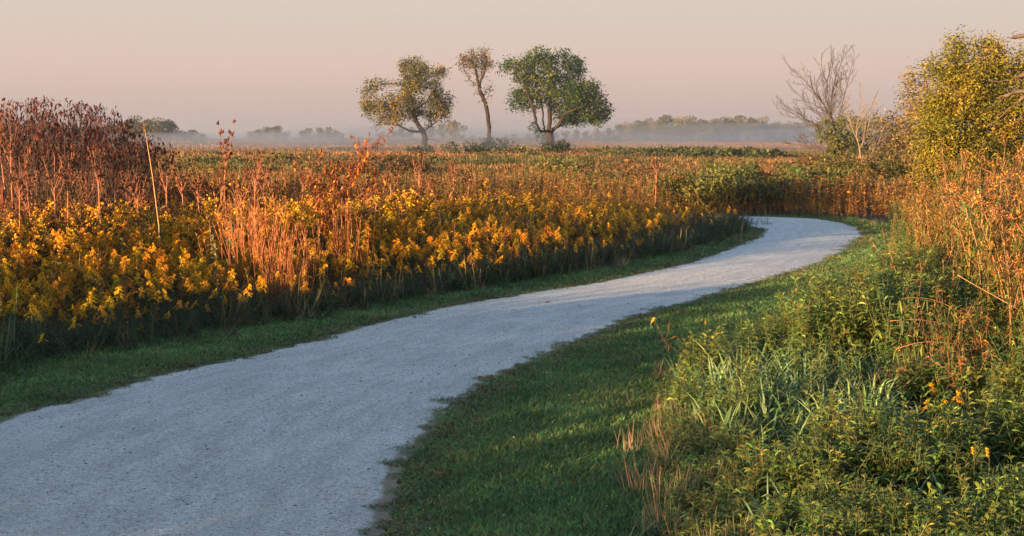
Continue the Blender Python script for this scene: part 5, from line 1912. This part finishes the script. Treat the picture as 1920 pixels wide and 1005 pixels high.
def ellipsoid_geo(rx, ry, rz, nu=24, nv=10):
    v, f = [], []
    for j in range(nv + 1):
        th = math.pi * (j + .0) / nv
        for i in range(nu):
            ph = 2 * math.pi * i / nu
            rr = max(math.sin(th), .004)
            v.append((rx * rr * math.cos(ph), ry * rr * math.sin(ph), -rz * math.cos(th)))
    for j in range(nv):
        for i in range(nu):
            f.append([j * nu + i, j * nu + (i + 1) % nu, (j + 1) * nu + (i + 1) % nu, (j + 1) * nu + i])
    f.append([0, 6, 12, 18]); 
    return Geo().add(v, f[:-1], (1, 1, 1))


def build_air():
    o = link('haze', box_geo(-2500, 2500, -450, 2500, -1.5, 17.5), vol_mat('haze', (.86, .86, .88), HAZE_D, .72))
    tag(o, 'thin dawn haze filling the air over the prairie', 'haze', kind='stuff')
    # low mist lying over the grass around and behind the far trees
    mats = vol_mat('ground_mist', (.76, .79, .86), MIST_D, .75)
    thin = vol_mat('thin_mist', (.78, .80, .86), MIST_D * .25, .75)
    rows = [(-13, 158, 18, 22, 1.5, 1.8, 0), (6, 166, 20, 20, .9, 1.7, 0), (27, 164, 20, 26, 1.7, 2.0, 0), (-36, 182, 26, 34, 1.1, 1.6, 0), (50, 192, 26, 32, 1.2, 2.2, 0), (2, 206, 40, 34, 2.6, 2.4, 1),
            (-52, 226, 26, 36, .9, 1.6, 1), (72, 232, 30, 34, 2.2, 2.3, 1), (20, 262, 50, 36, 3.0, 2.6, 1), (-10, 318, 70, 44, 2.2, 2.0, 1), (-110, 330, 60, 50, 1.6, 2.1, 1), (-24, 150, 16, 20, 2.4, 2.2, 1), (34, 148, 20, 20, 2.6, 2.4, 1), (96, 300, 34, 40, 1.2, 1.8, 1)]
    for x, y, rx, ry, rz, zc, th in rows:
        m = link('mist_bank', ellipsoid_geo(rx, ry, rz), thin if th else mats)
        m.location = (x, y, zc)
        m.rotation_euler = (0, 0, float(rng.uniform(-.5, .5)))
        tag(m, 'low white mist lying across the prairie round the far trees', 'mist', 'mist banks', kind='stuff')


def build_camera():
    cd = bpy.data.cameras.new('camera'); cd.sensor_width = 36.0
    cd.lens = FPX / 1920 * 36.0
    cd.clip_start = 0.1; cd.clip_end = 6000
    o = bpy.data.objects.new('camera', cd); C.objects.link(o)
    o.location = (0, 0, CAMH); o.rotation_euler = (math.radians(90) - PITCH, 0, 0)
    scene.camera = o


# ------------------------------------------------------------------ tuned values
SKY_STR, SUN_STR, SUN_COL = 0.15, 5.0, (1.0, .63, .31)
BAND = [(0.0, (.53, .41, .385)), (.02, (.60, .445, .39)), (.05, (.69, .525, .44)), (.10, (.655, .575, .505)), (.22, (.92, .90, .88)), (.5, (1.0, 1.0, 1.0))]
BAND_STR = 0.19
HAZE_D, MIST_D = 0.00042, 0.0095
EXPOSURE = 2.5

build_camera()
build_light()
build_ground()
build_path()
build_lawn()
build_field()
build_far_bank()
build_prairie()
build_trees()
build_bushes()
build_prairie_shrubs()
build_treeline()
build_red_shrub()
build_sapling()
build_stalks()
build_pale_plants()
build_front_goldenrods()
build_right()
build_litter()
build_air()

vs = scene.view_settings
vs.view_transform = 'Standard'; vs.look = 'None'; vs.exposure = EXPOSURE; vs.gamma = 1.0; vs.use_curve_mapping = False
cy = scene.cycles
cy.max_bounces = 6; cy.diffuse_bounces = 3; cy.glossy_bounces = 2; cy.transmission_bounces = 3; cy.volume_bounces = 0
cy.transparent_max_bounces = 8
cy.use_denoising = True
try:
    cy.denoiser = 'OPENIMAGEDENOISE'
except Exception:
    pass
